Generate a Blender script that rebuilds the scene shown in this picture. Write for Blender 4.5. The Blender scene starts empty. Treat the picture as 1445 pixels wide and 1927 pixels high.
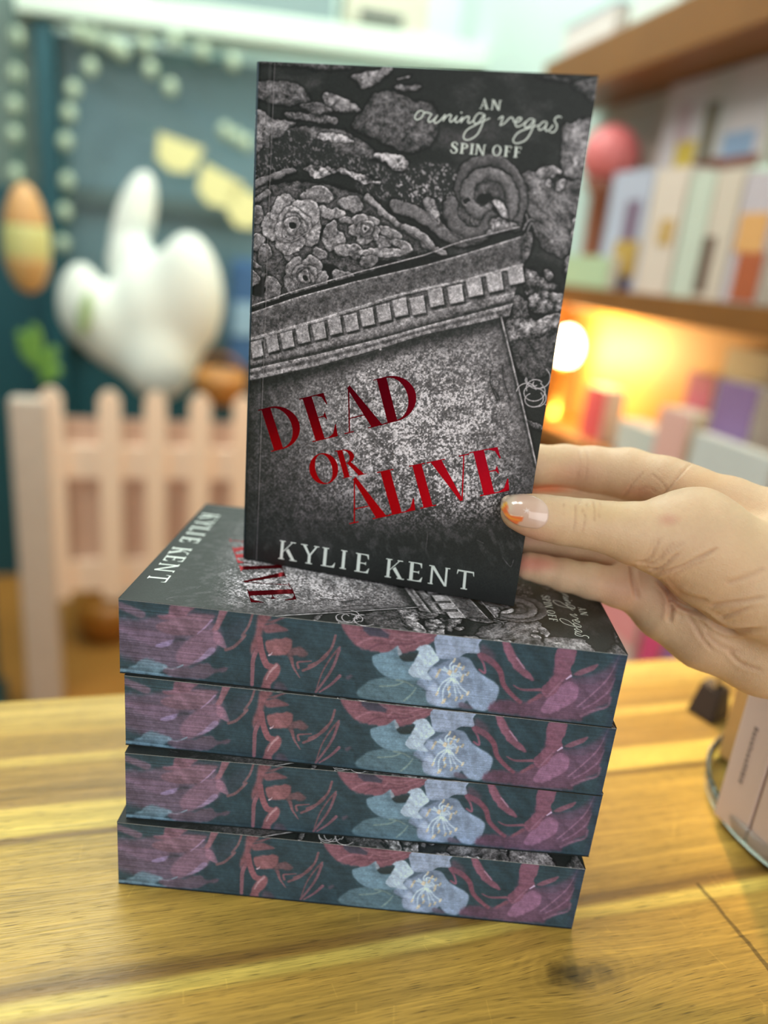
import bpy, bmesh, math, random
import numpy as np
from mathutils import Matrix, Vector, Euler

# ------------------------------------------------------------------ camera, world, lights
SC = bpy.context.scene
COL = SC.collection
CAM = np.array([0.10722877851528362, -0.2622444836862322, 0.27205597658322644])
EUL = (1.2453208677666576, -0.09540932078910637, 0.052608602974349855)
FPX = 1389.31
cd = bpy.data.cameras.new('camera')
cam = bpy.data.objects.new('camera', cd); COL.objects.link(cam)
cam.location = CAM; cam.rotation_euler = EUL
cd.sensor_fit = 'VERTICAL'; cd.sensor_height = 36.0; cd.lens = FPX / 1927 * 36
cd.clip_start = 0.01; cd.clip_end = 50
cd.dof.use_dof = True
cd.dof.focus_distance = 0.306
cd.dof.aperture_fstop = cd.lens / 1000 / 0.0092
SC.camera = cam
SC.view_settings.view_transform = 'Standard'
SC.view_settings.look = 'None'
SC.view_settings.exposure = 0.0
SC.view_settings.gamma = 1.0
SC.view_settings.use_curve_mapping = False

world = bpy.data.worlds.new('World'); SC.world = world; world.use_nodes = True
wn = world.node_tree.nodes; wl = world.node_tree.links
bg = wn['Background']; bg.inputs[0].default_value = (0.80, 0.93, 1.0, 1); bg.inputs[1].default_value = 0.50

TH = math.radians(18.5)                                  # the shop is turned against the book stack
CU, SU = math.cos(TH), math.sin(TH)
def W3(u, v, z): return Vector((CU*u - SU*v, SU*u + CU*v, z))

def area(name, u, v, z, sx, sy, power, col, aim=(0.1, 0.05, 0.1)):
    l = bpy.data.lights.new(name, 'AREA'); l.shape = 'RECTANGLE'; l.size = sx; l.size_y = sy
    l.energy = power; l.color = col
    o = bpy.data.objects.new(name, l); COL.objects.link(o); o.location = W3(u, v, z)
    d = Vector(aim) - o.location
    o.rotation_euler = d.to_track_quat('-Z', 'Y').to_euler(); return o
area('ceiling_daylight_lamp', -0.7, 0.5, 1.75, 0.9, 0.6, 24, (0.98, 1.0, 0.93), (0.05, 0.3, 0))
area('ceiling_lamp_back', 0.2, 1.3, 1.78, 1.4, 0.5, 34, (0.93, 1.0, 0.95), (0.1, 1.0, -0.5))
area('shop_window_light', -0.1, -1.9, 0.8, 2.2, 1.4, 24, (1.0, 0.98, 0.95), (0.1, 0, 0.1))

sl = bpy.data.lights.new('added_warm_spill', 'SPOT'); sl.energy = 70; sl.color = (1.0, 0.60, 0.24); sl.spot_size = math.radians(24); sl.spot_blend = 0.7; sl.shadow_soft_size = 0.04
so = bpy.data.objects.new('added_warm_spill', sl); COL.objects.link(so); so.location = W3(0.62, 0.75, 1.15)  # added unseen spot, imitates warm lamp spill on the table's right side
so.rotation_euler = (W3(0.42, 0.13, 0.0)-so.location).to_track_quat('-Z', 'Y').to_euler()

# ------------------------------------------------------------------ camera maths for laying out measured points
RC = np.array(Euler(EUL, 'XYZ').to_matrix())
def ray(x, y): return RC @ np.array([(x-722.5)/FPX, -(y-963.5)/FPX, -1.0])
def at(x, y, t): return CAM + ray(x, y)*t
def proj(P):
    q = (np.asarray(P) - CAM) @ RC
    return 722.5 + FPX*q[..., 0]/-q[..., 2], 963.5 - FPX*q[..., 1]/-q[..., 2]

# ------------------------------------------------------------------ helpers
def nt(name):
    m = bpy.data.materials.new(name); m.use_nodes = True
    return m, m.node_tree.nodes, m.node_tree.links, m.node_tree.nodes['Principled BSDF']
def N(ns, typ, **kw):
    n = ns.new(typ)
    for k, v in kw.items():
        if k in n.inputs: n.inputs[k].default_value = v
        else: setattr(n, k, v)
    return n
def s2l(c):
    return tuple(((x/255)/12.92 if x/255 <= 0.04045 else ((x/255+0.055)/1.055)**2.4) for x in c)
def mat(name, rgb, rough=0.6, metal=0.0, noise=0.12, scale=60, emit=None, es=1.0, bump=0.0, sheen=0.0):
    """simple procedural surface: sRGB colour broken up by noise"""
    m, ns, ls, b = nt(name)
    c = s2l(rgb)
    tx = N(ns, 'ShaderNodeTexCoord'); no = N(ns, 'ShaderNodeTexNoise'); no.inputs['Scale'].default_value = scale
    no.inputs['Detail'].default_value = 4
    ls.new(tx.outputs['Object'], no.inputs['Vector'])
    mx = N(ns, 'ShaderNodeMix', data_type='RGBA')
    mx.inputs[6].default_value = tuple(x*(1-noise) for x in c)+(1,)
    mx.inputs[7].default_value = tuple(min(1, x*(1+noise)) for x in c)+(1,)
    ls.new(no.outputs['Fac'], mx.inputs[0]); ls.new(mx.outputs[2], b.inputs['Base Color'])
    b.inputs['Roughness'].default_value = rough; b.inputs['Metallic'].default_value = metal
    if bump:
        bp = N(ns, 'ShaderNodeBump'); bp.inputs['Strength'].default_value = bump; bp.inputs['Distance'].default_value = 0.002
        ls.new(no.outputs['Fac'], bp.inputs['Height']); ls.new(bp.outputs[0], b.inputs['Normal'])
    if emit:
        b.inputs['Emission Color'].default_value = s2l(emit)+(1,); b.inputs['Emission Strength'].default_value = es
    return m

def link(name, me, m=None, parent=None):
    o = bpy.data.objects.new(name, me); COL.objects.link(o)
    if m is not None and len(me.materials) == 0: me.materials.append(m)
    if parent is not None: o.parent = parent
    return o
def obj(name, bm, m, parent=None, smooth=False):
    me = bpy.data.meshes.new(name); bm.normal_update(); bm.to_mesh(me); bm.free()
    if smooth:
        for p in me.polygons: p.use_smooth = True
    return link(name, me, m, parent)
def tag(o, label=None, cat=None, group=None, kind=None):
    if label: o['label'] = label
    if cat: o['category'] = cat
    if group: o['group'] = group
    if kind: o['kind'] = kind
    return o
def thing(name, label, cat, loc=(0, 0, 0), rz=0.0, group=None):
    o = bpy.data.objects.new(name, None); COL.objects.link(o); o.empty_display_size = 0.02
    o.location = loc; o.rotation_euler = (0, 0, rz); return tag(o, label, cat, group)
def struct(name, bm, m): return tag(obj(name, bm, m), kind='structure')
def box(bm, x0, x1, y0, y1, z0, z1, bev=0.0):
    r = bmesh.ops.create_cube(bm, size=1.0)
    for v in r['verts']:
        v.co = Vector(((x0+x1)/2+v.co.x*(x1-x0), (y0+y1)/2+v.co.y*(y1-y0), (z0+z1)/2+v.co.z*(z1-z0)))
    if bev:
        es = list({e for v in r['verts'] for e in v.link_edges})
        bmesh.ops.bevel(bm, geom=es, offset=bev, segments=2, profile=0.6, affect='EDGES')
    return bm
def B(*a, bev=0.0): return box(bmesh.new(), *a, bev=bev)
def lathe(bm, prof, n=32, cx=0, cy=0):
    rings = []
    for r, z in prof:
        rings.append([bm.verts.new((cx+r*math.cos(2*math.pi*i/n), cy+r*math.sin(2*math.pi*i/n), z)) for i in range(n)])
    for a, b in zip(rings, rings[1:]):
        for i in range(n): bm.faces.new((a[i], a[(i+1) % n], b[(i+1) % n], b[i]))
    bm.faces.new(rings[0][::-1]); bm.faces.new(rings[-1]); return bm
def ellip(bm, c, r, rot=None, seg=24):
    q = bmesh.ops.create_uvsphere(bm, u_segments=seg, v_segments=seg//2, radius=1.0)
    M = rot.to_matrix() if rot else Matrix.Identity(3)
    for v in q['verts']:
        v.co = M @ Vector((v.co.x*r[0], v.co.y*r[1], v.co.z*r[2])) + Vector(c)
    return bm
def tube(bm, pts, r, n=8):
    pts = [Vector(p) for p in pts]; prev = None
    for i, p in enumerate(pts):
        d = (pts[min(i+1, len(pts)-1)] - pts[max(i-1, 0)]).normalized()
        a = d.cross(Vector((0, 0, 1)))
        if a.length < 1e-3: a = Vector((1, 0, 0))
        a.normalize(); b = d.cross(a)
        ring = [bm.verts.new(p + (a*math.cos(2*math.pi*k/n) + b*math.sin(2*math.pi*k/n))*r) for k in range(n)]
        if prev:
            for k in range(n): bm.faces.new((prev[k], prev[(k+1) % n], ring[(k+1) % n], ring[k]))
        else: bm.faces.new(ring[::-1])
        prev = ring
    bm.faces.new(prev); return bm
def mesh_np(name, V, F, col=None, smooth=True):
    me = bpy.data.meshes.new(name)
    V = np.ascontiguousarray(V, np.float32); F = np.ascontiguousarray(F, np.int32)
    me.vertices.add(len(V)); me.vertices.foreach_set('co', V.ravel())
    me.loops.add(F.size); me.loops.foreach_set('vertex_index', F.ravel())
    me.polygons.add(len(F)); me.polygons.foreach_set('loop_start', np.arange(0, F.size, F.shape[1], dtype=np.int32))
    me.polygons.foreach_set('use_smooth', np.full(len(F), smooth))
    me.update(calc_edges=True)
    if col is not None:
        a = me.color_attributes.new('print', 'FLOAT_COLOR', 'POINT')
        a.data.foreach_set('color', np.ascontiguousarray(col, np.float32).ravel())
    me.validate(); return me

# ------------------------------------------------------------------ numpy print painter
def vnoise(x, y, seed):
    xi = np.floor(x).astype(np.int64); yi = np.floor(y).astype(np.int64)
    fx = x-xi; fy = y-yi; fx = fx*fx*(3-2*fx); fy = fy*fy*(3-2*fy)
    def h(i, j):
        n = (i*374761393 + j*668265263 + seed*1442695041) & 0xffffffff
        n = ((n ^ (n >> 13))*1274126177) & 0xffffffff
        return ((n ^ (n >> 16)) & 0xffff)/65535.0
    return (h(xi, yi)*(1-fx)+h(xi+1, yi)*fx)*(1-fy)+(h(xi, yi+1)*(1-fx)+h(xi+1, yi+1)*fx)*fy
def fbm(x, y, s, seed=0, octs=4, ax=1.0, rot=0.0):
    c, sn = math.cos(rot), math.sin(rot)
    X = (c*x+sn*y)/(s*ax); Y = (-sn*x+c*y)/s; v = 0; a = 0.5; t = 0
    for o in range(octs):
        v = v+a*vnoise(X*2**o+o*17.3, Y*2**o+o*9.1, seed+o); t += a; a *= 0.55
    return v/t
def sm(a, b, x):
    t = np.clip((x-a)/(b-a), 0, 1); return t*t*(3-2*t)
def crom(P, n=8, closed=False):
    P = [np.array(p, float) for p in P]; L = len(P); out = []
    R = range(L) if closed else range(L-1)
    for i in R:
        if closed: a, b, c, d = P[i-1], P[i], P[(i+1) % L], P[(i+2) % L]
        else: a, b, c, d = P[max(i-1, 0)], P[i], P[i+1], P[min(i+2, L-1)]
        for k in range(n):
            t = k/n
            out.append(0.5*((2*b)+(-a+c)*t+(2*a-5*b+4*c-d)*t*t+(-a+3*b-3*c+d)*t**3))
    if not closed: out.append(P[-1])
    return np.array(out)
class Canvas:
    def __init__(s, X, Y, rgb):
        s.X = X.ravel(); s.Y = Y.ravel(); s.shape = X.shape
        s.jit = 0.0; s.c = np.tile(np.array(rgb, float), (s.X.size, 1)); s.H = np.zeros(s.X.size); s.G = np.zeros(s.X.size)
    def sel(s, P, m):
        x0, y0 = P.min(0)-m; x1, y1 = P.max(0)+m
        return np.nonzero((s.X > x0) & (s.X < x1) & (s.Y > y0) & (s.Y < y1))[0]
    def sd(s, P, I):
        """signed distance, positive inside"""
        x = s.X[I]; y = s.Y[I]; d = np.full(x.size, 1e9); ins = np.zeros(x.size, bool)
        for (ax, ay), (bx, by) in zip(P, np.roll(P, -1, 0)):
            ex, ey = bx-ax, by-ay; t = np.clip(((x-ax)*ex+(y-ay)*ey)/(ex*ex+ey*ey+1e-9), 0, 1)
            d = np.minimum(d, (x-ax-t*ex)**2+(y-ay-t*ey)**2)
            if ay != by:
                cnd = (ay > y) != (by > y); ins ^= cnd & (x < ex*(y-ay)/ey+ax)
        d = np.sqrt(d); return np.where(ins, d, -d)
    def line(s, P, I):
        x = s.X[I]; y = s.Y[I]; d = np.full(x.size, 1e9); tt = np.zeros(x.size); L = len(P)-1
        for i in range(L):
            (ax, ay), (bx, by) = P[i], P[i+1]
            ex, ey = bx-ax, by-ay; t = np.clip(((x-ax)*ex+(y-ay)*ey)/(ex*ex+ey*ey+1e-9), 0, 1)
            q = (x-ax-t*ex)**2+(y-ay-t*ey)**2; k = q < d; d = np.where(k, q, d); tt = np.where(k, (i+t)/L, tt)
        return np.sqrt(d), tt
    def put(s, I, a, rgb):
        a = a[:, None]; s.c[I] = s.c[I]*(1-a)+np.asarray(rgb, float)*a
    def poly(s, P, rgb, soft=1.5, a=1.0, rough=0.0, rs=12, shade=None):
        P = np.array(P, float); I = s.sel(P, soft*3+rough+2)
        if not len(I): return
        d = s.sd(P, I)
        d = d+(fbm(s.X[I], s.Y[I], rs, 5, 3)-0.5)*2*(rough+s.jit)
        al = sm(-soft, soft, d)*a
        rgb = np.array(rgb, float)
        if shade is not None: rgb = rgb*(1+shade*(sm(0, 25, d)[:, None]-0.5))
        s.put(I, al, rgb); return I, d, al
    def stroke(s, P, w0, w1, rgb, soft=1.2, a=1.0, curve=True):
        P = crom(P, 6) if curve else np.array(P, float); I = s.sel(P, max(w0, w1)+soft*3)
        if not len(I): return
        d, t = s.line(P, I); w = w0+(w1-w0)*t
        s.put(I, sm(-soft, soft, w-d)*a, rgb)
def zm(x0, y0, k):
    return lambda *p: [(x0+x/k, y0+y/k) for x, y in (p[0] if len(p) == 1 and isinstance(p[0], list) else p)]
Z1 = zm(440, 100, 3.853); Z2 = zm(760, 100, 3.803); Z3 = zm(440, 560, 3.211); Z4 = zm(760, 560, 3.21)

# ------------------------------------------------------------------ the paperback: sizes and pose of the held copy
BL, BW, BT = 0.203, 0.12616, 0.0339876
HO = Vector((0.03712314, 0.05284007, 0.1349126+0.0012))
HR = Euler((0.0044217814995001, -0.007463738762212199, -0.17595585353719015), 'XYZ').to_matrix()
HM = Matrix.Identity(3)
HM.col[0] = HR.col[0]; HM.col[1] = HR.col[2]; HM.col[2] = -HR.col[1]      # a across, b up, c out of the front cover
HMn = np.array(HM); HOn = np.array(HO) - np.array([0, 0, 0.0012])
def cover_ab(px, py):
    d = ray(px, py); n = HMn[:, 2]; t = ((HOn-CAM) @ n)/(d @ n)
    q = (CAM+d*t-HOn) @ HMn; return q[0], q[1]
def cover_t(px, py):
    d = ray(px, py); n = HMn[:, 2]; return ((HOn-CAM) @ n)/(d @ n)

def paint_cover():
    NX, NY = 560, 900
    a, b = np.meshgrid(np.linspace(0, BW, NX), np.linspace(0, BL, NY))
    P = HOn + a[..., None]*HMn[:, 0] + b[..., None]*HMn[:, 1]
    X, Y = proj(P)
    cv = Canvas(X, Y, (0.17, 0.17, 0.17))          # working in display-referred luminance
    x, y = cv.X, cv.Y
    L = 0.165+0.16*np.clip(fbm(x, y, 46, 1, 4, 1.6, 0.2)-0.52, 0, 1)*(y < 640)*(0.4+1.2*fbm(x, y, 5, 2, 3))*2.2; H = np.zeros_like(L)
    fine = fbm(x, y, 7, 3, 4); mid = fbm(x, y, 26, 7, 4); spk = fbm(x, y, 3.4, 11, 2)
    def rock(p, lum, dome=16, rough=3.0, hh=9.0, tex=0.55, aniso=1.0, rot=0.0, lift=0.0):
        P_ = crom(p, 4, True); I = cv.sel(P_, 8)
        if not len(I): return
        d = cv.sd(P_, I) + (fbm(x[I], y[I], 14, int(p[0][0]) % 97, 3)-0.5)*2*rough
        al = sm(-1.2, 1.6, d); t = fbm(x[I], y[I], 9, int(p[0][1]) % 89, 4, aniso, rot)
        dom = np.sqrt(np.clip(1-(1-np.clip(d/(dome*0.8), 0, 1))**2, 0, 1)); grit = fbm(x[I], y[I], 3.0, 5, 2)
        lum_ = lum*(0.72+0.30*dom)*(1+tex*(t-0.5)*2.4+0.9*(grit-0.5))
        L[I] = L[I]*(1-al)+lum_*al; H[I] = H[I]*(1-al)+(lift+0.7*hh*dom+7*(t-0.5)+2.0*(grit-0.5))*al
        edge = sm(-7, -0.5, d)*(1-al)*0.4; L[I] *= 1-edge
    # irregular stone outlines: the print's coordinates wander a little
    wx = 7*(fbm(x, y, 26, 101, 3)-0.5)+5*(fbm(x, y, 8, 103, 2)-0.5); wy = 7*(fbm(x, y, 26, 105, 3)-0.5)+5*(fbm(x, y, 8, 107, 2)-0.5)
    x += wx; y += wy
    # --- wall stones
    rock(Z1((150, 70), (500, 82), (860, 120), (700, 150), (550, 138), (300, 112), (160, 110)), 0.33, 8)
    rock(Z1((850, 180), (1000, 150), (1140, 132), (1110, 180), (950, 282), (890, 230)), 0.50, 14)
    rock(Z1((1185, 212), (1270, 192), (1268, 205), (1200, 222)), 0.5, 3, 0.5)
    rock(Z1((1170, 262), (1350, 268), (1310, 302), (1190, 300)), 0.46, 8)
    rock(Z1((140, 240), (400, 240), (500, 280), (552, 340), (540, 380), (400, 402), (250, 382), (130, 325)), 0.36, 26)
    rock(Z1((640, 320), (720, 318), (850, 380), (912, 440), (800, 455), (690, 425)), 0.50, 14)
    rock(Z1((380, 445), (560, 468), (730, 490), (732, 545), (600, 522), (390, 490)), 0.44, 9)
    rock(Z1((470, 400), (640, 388), (710, 450), (600, 472)), 0.38, 12)
    rock(Z1((1000, 330), (1060, 305), (1180, 315), (1290, 370), (1440, 400), (1480, 520), (1460, 640), (1380, 710), (1250, 745), (1100, 690), (950, 620), (860, 570), (880, 500), (950, 420)), 0.335, 50, 4, 16)
    rock(Z1((60, 470), (200, 440), (300, 500), (450, 520), (350, 620), (270, 650), (180, 740), (60, 800)), 0.47, 22)
    rock(Z1((430, 560), (720, 575), (860, 620), (1000, 720), (1030, 790), (900, 800), (700, 735), (430, 700)), 0.38, 22)
    rock(Z1((610, 622), (700, 600), (850, 640), (840, 672), (640, 652)), 0.66, 8, 4)
    rock(Z1((1020, 765), (1210, 762), (1270, 840), (1200, 882), (1100, 822)), 0.68, 10, 3)
    rock(Z2((950, 190), (1150, 200), (1180, 240), (1000, 222)), 0.24, 12)
    rock(Z2((1190, 255), (1300, 215), (1400, 200), (1365, 380), (1290, 330)), 0.34, 20)
    rock(Z2((1300, 490), (1360, 480), (1350, 525), (1305, 520)), 0.5, 8)
    rock(Z2((1140, 540), (1200, 528), (1345, 522), (1290, 915), (1200, 930), (1120, 850), (1125, 700)), 0.50, 40, 3, 14)
    rock(Z2((850, 890), (1000, 880), (1130, 930), (1275, 955), (1240, 1150), (1218, 1345), (1150, 1470), (1000, 1432), (930, 1310), (858, 1100)), 0.375, 55, 4, 18, 0.7, 2.5, 0.8)
    rock(Z2((950, 870), (1050, 830), (1130, 872), (1110, 905), (980, 912)), 0.58, 10)
    for q in (((1020, 930), (1050, 930), (1040, 980), (1015, 970)), ((1080, 950), (1150, 930), (1120, 1010), (1090, 1000)), ((1190, 1320), (1220, 1200), (1225, 1340))):
        rock(Z2(*q), 0.6, 5, 5)
    rock(Z2((1000, 1560), (1050, 1585), (1066, 1640), (1030, 1660), (995, 1610)), 0.46, 9)
    rock(Z2((860, 1560), (940, 1590), (1000, 1640), (1080, 1690), (1060, 1735), (900, 1745), (850, 1680)), 0.40, 9, 8, 9, 1.1)
    rock(Z2((905, 1745), (1145, 1740), (1155, 1850), (1130, 1880), (920, 1872)), 0.47, 14, 4, 9, 0.8)
    rock(Z2((790, 1745), (860, 1770), (890, 1840), (860, 1990), (760, 1960), (770, 1850)), 0.37, 16)
    rock(Z2((1148, 1500), (1200, 1488), (1185, 1655), (1140, 1600)), 0.46, 9)
    rock(Z4((760, 0), (960, -5), (948, 90), (850, 110), (770, 100)), 0.44, 16, 4, 9, 0.9)
    rock(Z4((610, 150), (760, 150), (860, 130), (950, 110), (935, 200), (800, 260), (640, 300)), 0.46, 14, 5, 9, 0.9)
    rock(Z4((640, 300), (790, 262), (925, 220), (905, 380), (880, 470), (760, 520), (690, 460)), 0.30, 30, 4)
    rock(Z4((740, 750), (800, 770), (850, 800), (840, 830), (760, 790)), 0.4, 5)
    # --- moss on the pediment's back
    def moss(p, lum=0.62, base=0.16):
        P_ = crom(p, 4, True); I = cv.sel(P_, 8); d = cv.sd(P_, I)+(mid[I]-0.5)*30
        al = sm(-6, 6, d); g = fbm(x[I], y[I], 3.0, 31, 2, 1.7, 1.1)*0.7+fbm(x[I], y[I], 9, 33, 2)*0.3
        v = base+0.03+(lum-base)*sm(0.50, 0.74, g)*(0.25+1.2*mid[I])
        L[I] = L[I]*(1-al)+v*al; H[I] = H[I]*(1-al*0.7)+g*4*al
    moss(Z1((130, 790), (270, 655), (450, 570), (620, 660), (800, 740), (1030, 800), (1200, 900), (1440, 900), (1440, 1080), (1250, 1160), (1000, 1060), (760, 880), (500, 860), (250, 940), (120, 985)), 0.5)
    moss(Z2((0, 830), (150, 830), (330, 860), (400, 1000), (330, 1220), (380, 1340), (250, 1290), (100, 1180), (0, 1110)), 0.66)
    rock(Z1((500, 848), (760, 850), (1000, 938), (1050, 972), (930, 975), (800, 905), (700, 905), (580, 932)), 0.58, 7, 6, 5, 1.0)
    # --- tympanum ground and arch mouldings
    rock(Z1((40, 1100), (250, 985), (450, 960), (700, 980), (930, 1060), (1120, 1200), (1500, 1470), (1300, 1500), (60, 1880)), 0.30, 12, 1.5, 3)
    def ridge(p, w, lum, hh=7.0, curve=True, dark=0.5):
        P_ = crom(p, 6) if curve else np.array(p, float); I = cv.sel(P_, w+9); d, t = cv.line(P_, I)
        al = sm(-1.0, 1.0, w-d); pr = np.sqrt(np.clip(1-(d/w)**2, 0, 1))
        L[I] *= 1-dark*sm(w+7, w, d)*(1-al)
        L[I] = L[I]*(1-al)+lum*(0.75+0.3*pr)*(1+0.7*(fine[I]-0.5)+0.3*(spk[I]-0.5))*al
        H[I] = np.where(d < w, np.maximum(H[I]*(1-al)+0, 0)*(1-al)+hh*pr*al+3*al, H[I])
    ridge(Z1((60, 1030), (250, 930), (420, 880)), 7, 0.42)
    ridge(Z1((60, 1150), (215, 1062), (250, 1030)), 5, 0.48)
    ridge(Z1((960, 1075), (1150, 1240), (1387, 1395)) + Z2((140, 1390), (280, 1458)), 6, 0.52)
    ridge(Z2((-60, 1120), (60, 1160), (180, 1230), (300, 1325), (430, 1362), (560, 1330)), 13, 0.42, 9)
    ridge(Z2((0, 1265), (110, 1320), (200, 1400)), 6, 0.50)
    # --- carved flowers (petals as domes)
    def petal(cx, cy, rx, ry, rot=0.0, lum=0.50, hh=10.0, k=3.853, ox=440, oy=100):
        px_, py_ = ox+cx/k, oy+cy/k; rx /= k; ry /= k; c, s_ = math.cos(rot), math.sin(rot)
        dx, dy = x-px_, y-py_; q = np.sqrt(((c*dx+s_*dy)/rx)**2+((-s_*dx+c*dy)/ry)**2)
        q = q*(1+0.10*np.sin(3.1*np.arctan2(dy, dx)+cx))+(mid-0.5)*0.3; I = np.nonzero(q < 1.6)[0]; q = q[I]; r = min(rx, ry)
        d = (1-q)*r; al = sm(-0.8, 1.2, d)
        L[I] *= 1-0.45*sm(-5, 0, d)*(1-al)
        dom = np.sqrt(np.clip(1-q**3, 0, 1)); rim = sm(0.62, 0.9, q)
        L[I] = L[I]*(1-al)+lum*(0.76+0.18*dom+0.16*rim)*(1+0.9*(fine[I]-0.5)+0.7*(spk[I]-0.5)+0.25*(mid[I]-0.5))*al
        H[I] = H[I]*(1-al)+(hh*(0.62*dom+0.35*rim*dom)+2+3*(fine[I]-0.5))*al
    def hole(cx, cy, rx, ry, k=3.853, ox=440, oy=100, lum=0.13):
        dx, dy = (x-ox-cx/k)/(rx/k), (y-oy-cy/k)/(ry/k); q = np.sqrt(dx*dx+dy*dy)+(mid-0.5)*0.4
        al = 1-sm(0.85, 1.1, q); L[:] = L*(1-al)+lum*al; H[:] = H*(1-al)
    def rose(cx, cy, R, lum=0.5, turn=0.0):
        for i in range(5):
            an = turn+i*2*math.pi/5
            petal(cx+0.62*R*math.cos(an), cy+0.62*R*math.sin(an), 0.50*R, 0.44*R, an+1.57, lum)
        petal(cx, cy, 0.58*R, 0.62*R, 0.3, lum*0.97, 12); petal(cx+0.03*R, cy+0.05*R, 0.42*R, 0.45*R, 0, lum*0.85, 9)
        petal(cx-0.02*R, cy, 0.27*R, 0.30*R, 0, lum*1.02, 11); hole(cx, cy+0.03*R, 0.12*R, 0.13*R)
    for a_ in ((690, 1610, 80, 60), (180, 1720, 80, 70), (1110, 1545, 110, 28), (560, 1560, 60, 30), (640, 1320, 40, 60)): hole(*a_)
    for a_ in ((850, 1115, 85, 62, 0.2, 0.52), (600, 1060, 120, 62, -0.1, 0.55), (690, 1180, 130, 40, 0.15, 0.56), (820, 1235, 70, 28, 0.2, 0.52),
               (715, 1375, 85, 82, 0.3, 0.56), (700, 1300, 45, 70, 0.5, 0.5), (165, 1400, 62, 66, 0.2, 0.48), (275, 1740, 66, 96, 0.1, 0.44), (805, 1645, 85, 52, 0.2, 0.50),
               (850, 1455, 110, 52, 0.1, 0.56), (1060, 1470, 190, 34, 0.03, 0.60), (1085, 1395, 66, 44, 0.3, 0.52), (1130, 1330, 95, 35, 0.5, 0.55),
               (230, 1480, 46, 66, 0.3, 0.44), (130, 1660, 52, 60, -0.4, 0.45), (160, 1200, 60, 70, 0.3, 0.42), (1220, 1420, 90, 35, 0.5, 0.5),
               (620, 1480, 60, 40, 0.2, 0.46), (980, 1530, 70, 45, -0.2, 0.42), (400, 1500, 60, 35, 0.6, 0.42), (150, 1560, 80, 18, 0.5, 0.46)):
        petal(*a_)
    rose(425, 1265, 215, 0.60, 0.5); rose(950, 1298, 112, 0.57, -0.8); rose(515, 1650, 158, 0.50, 0.2)
    # --- scroll at the pediment's end
    petal(600, 1060, 245, 290, 0.1, 0.33, 8, 3.803, 760)
    hole(640, 900, 150, 42, 3.803, 760, lum=0.14)
    petal(620, 1090, 165, 195, 0.1, 0.36, 8, 3.803, 760)
    ridge(Z2((420, 1080), (402, 960), (455, 840), (580, 785), (710, 820), (800, 920), (838, 1060), (820, 1190), (790, 1260)), 10, 0.34, 8)
    ridge(Z2((690, 1240), (760, 1160), (770, 1030), (710, 930), (600, 885), (500, 930), (450, 1020), (470, 1110), (540, 1160), (600, 1150)), 11, 0.42, 9)
    ridge(Z2((330, 1100), (335, 1200), (410, 1290), (510, 1325), (590, 1290), (612, 1210)), 13, 0.36, 9)
    hole(570, 1070, 60, 38, 3.803, 760); hole(660, 1150, 38, 30, 3.803, 760); hole(440, 1085, 22, 20, 3.803, 760)
    rock(Z2((630, 1075), (690, 1090), (735, 1150), (745, 1200), (690, 1190), (650, 1130)), 0.66, 6, 1.5)
    rock(Z2((620, 1205), (700, 1210), (800, 1240), (780, 1270), (640, 1320), (590, 1330), (615, 1280)), 0.54, 8, 1.5)
    rock(Z2((150, 1060), (215, 1060), (240, 1160), (260, 1250), (200, 1210), (140, 1110)), 0.52, 10, 2)
    x -= wx; y -= wy
    # --- cornice: cyma, fillet, dentils, lower mouldings
    def strip(top, bot, lum, hh, tex=0.5, soft=1.0):
        """band between two polylines given left to right"""
        P_ = np.array(list(top)+list(bot)[::-1], float); I = cv.sel(P_, 12); d = cv.sd(P_, I); al = sm(-soft, soft, d)
        yt = np.interp(x[I], [p[0] for p in top], [p[1] for p in top]); yb = np.interp(x[I], [p[0] for p in bot], [p[1] for p in bot])
        s_ = np.clip((y[I]-yt)/(yb-yt+1e-6), 0, 1)
        L[I] = L[I]*(1-al)+lum(s_)*(1+tex*(fine[I]-0.5)*1.6+tex*(spk[I]-0.5)*1.5+0.35*(mid[I]-0.5))*al
        H[I] = H[I]*(1-al)+hh(s_)*al
    A0 = Z3((60, 105),); xl = 455
    topc = [(xl, 585.5)]+Z1((90, 1885), (430, 1770), (870, 1640), (1387, 1505))+Z2((400, 1460), (880, 1310))
    gapb = [(xl, 593)]+Z1((90, 1915), (430, 1800), (870, 1680), (1387, 1560))+Z2((400, 1470), (880, 1322))
    cyb = [(xl, 645)]+Z3((75, 268), (500, 150), (900, 25))+Z2((0, 1735), (440, 1640), (850, 1530))
    fib = [(xl, 652)]+Z3((75, 288), (500, 172), (900, 48))+Z2((0, 1758), (440, 1660), (850, 1552))
    deb = [(xl, 688)]+Z3((75, 402), (500, 290), (900, 185), (1156, 112))+Z2((790, 1735),)
    m1 = [(xl, 704)]+Z3((75, 440), (500, 345), (900, 250), (1156, 180))+Z2((780, 1790),)
    m2 = [(xl, 709)]+Z3((75, 455), (500, 362), (900, 262), (1156, 190))+Z2((775, 1815),)
    m3 = [(xl, 727)]+Z3((75, 522), (500, 432), (900, 322), (1156, 240))+Z2((750, 1905),)
    strip(topc, gapb, lambda s: 0.13+0*s, lambda s: 0*s, 0.2)
    strip(gapb, cyb, lambda s: 0.43-0.10*np.sin(s*3.1)+0.10*sm(0.1, 0, s), lambda s: 10-7*s)
    strip(cyb, fib, lambda s: 0.58+0*s, lambda s: 9+0*s)
    strip(fib, deb, lambda s: 0.30+0.12*s, lambda s: 1+0*s)
    strip(deb, m1, lambda s: 0.52-0.22*sm(0.5, 1, s), lambda s: 6-5*s)
    strip(m1, m2, lambda s: 0.20+0*s, lambda s: 1+0*s)
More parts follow.
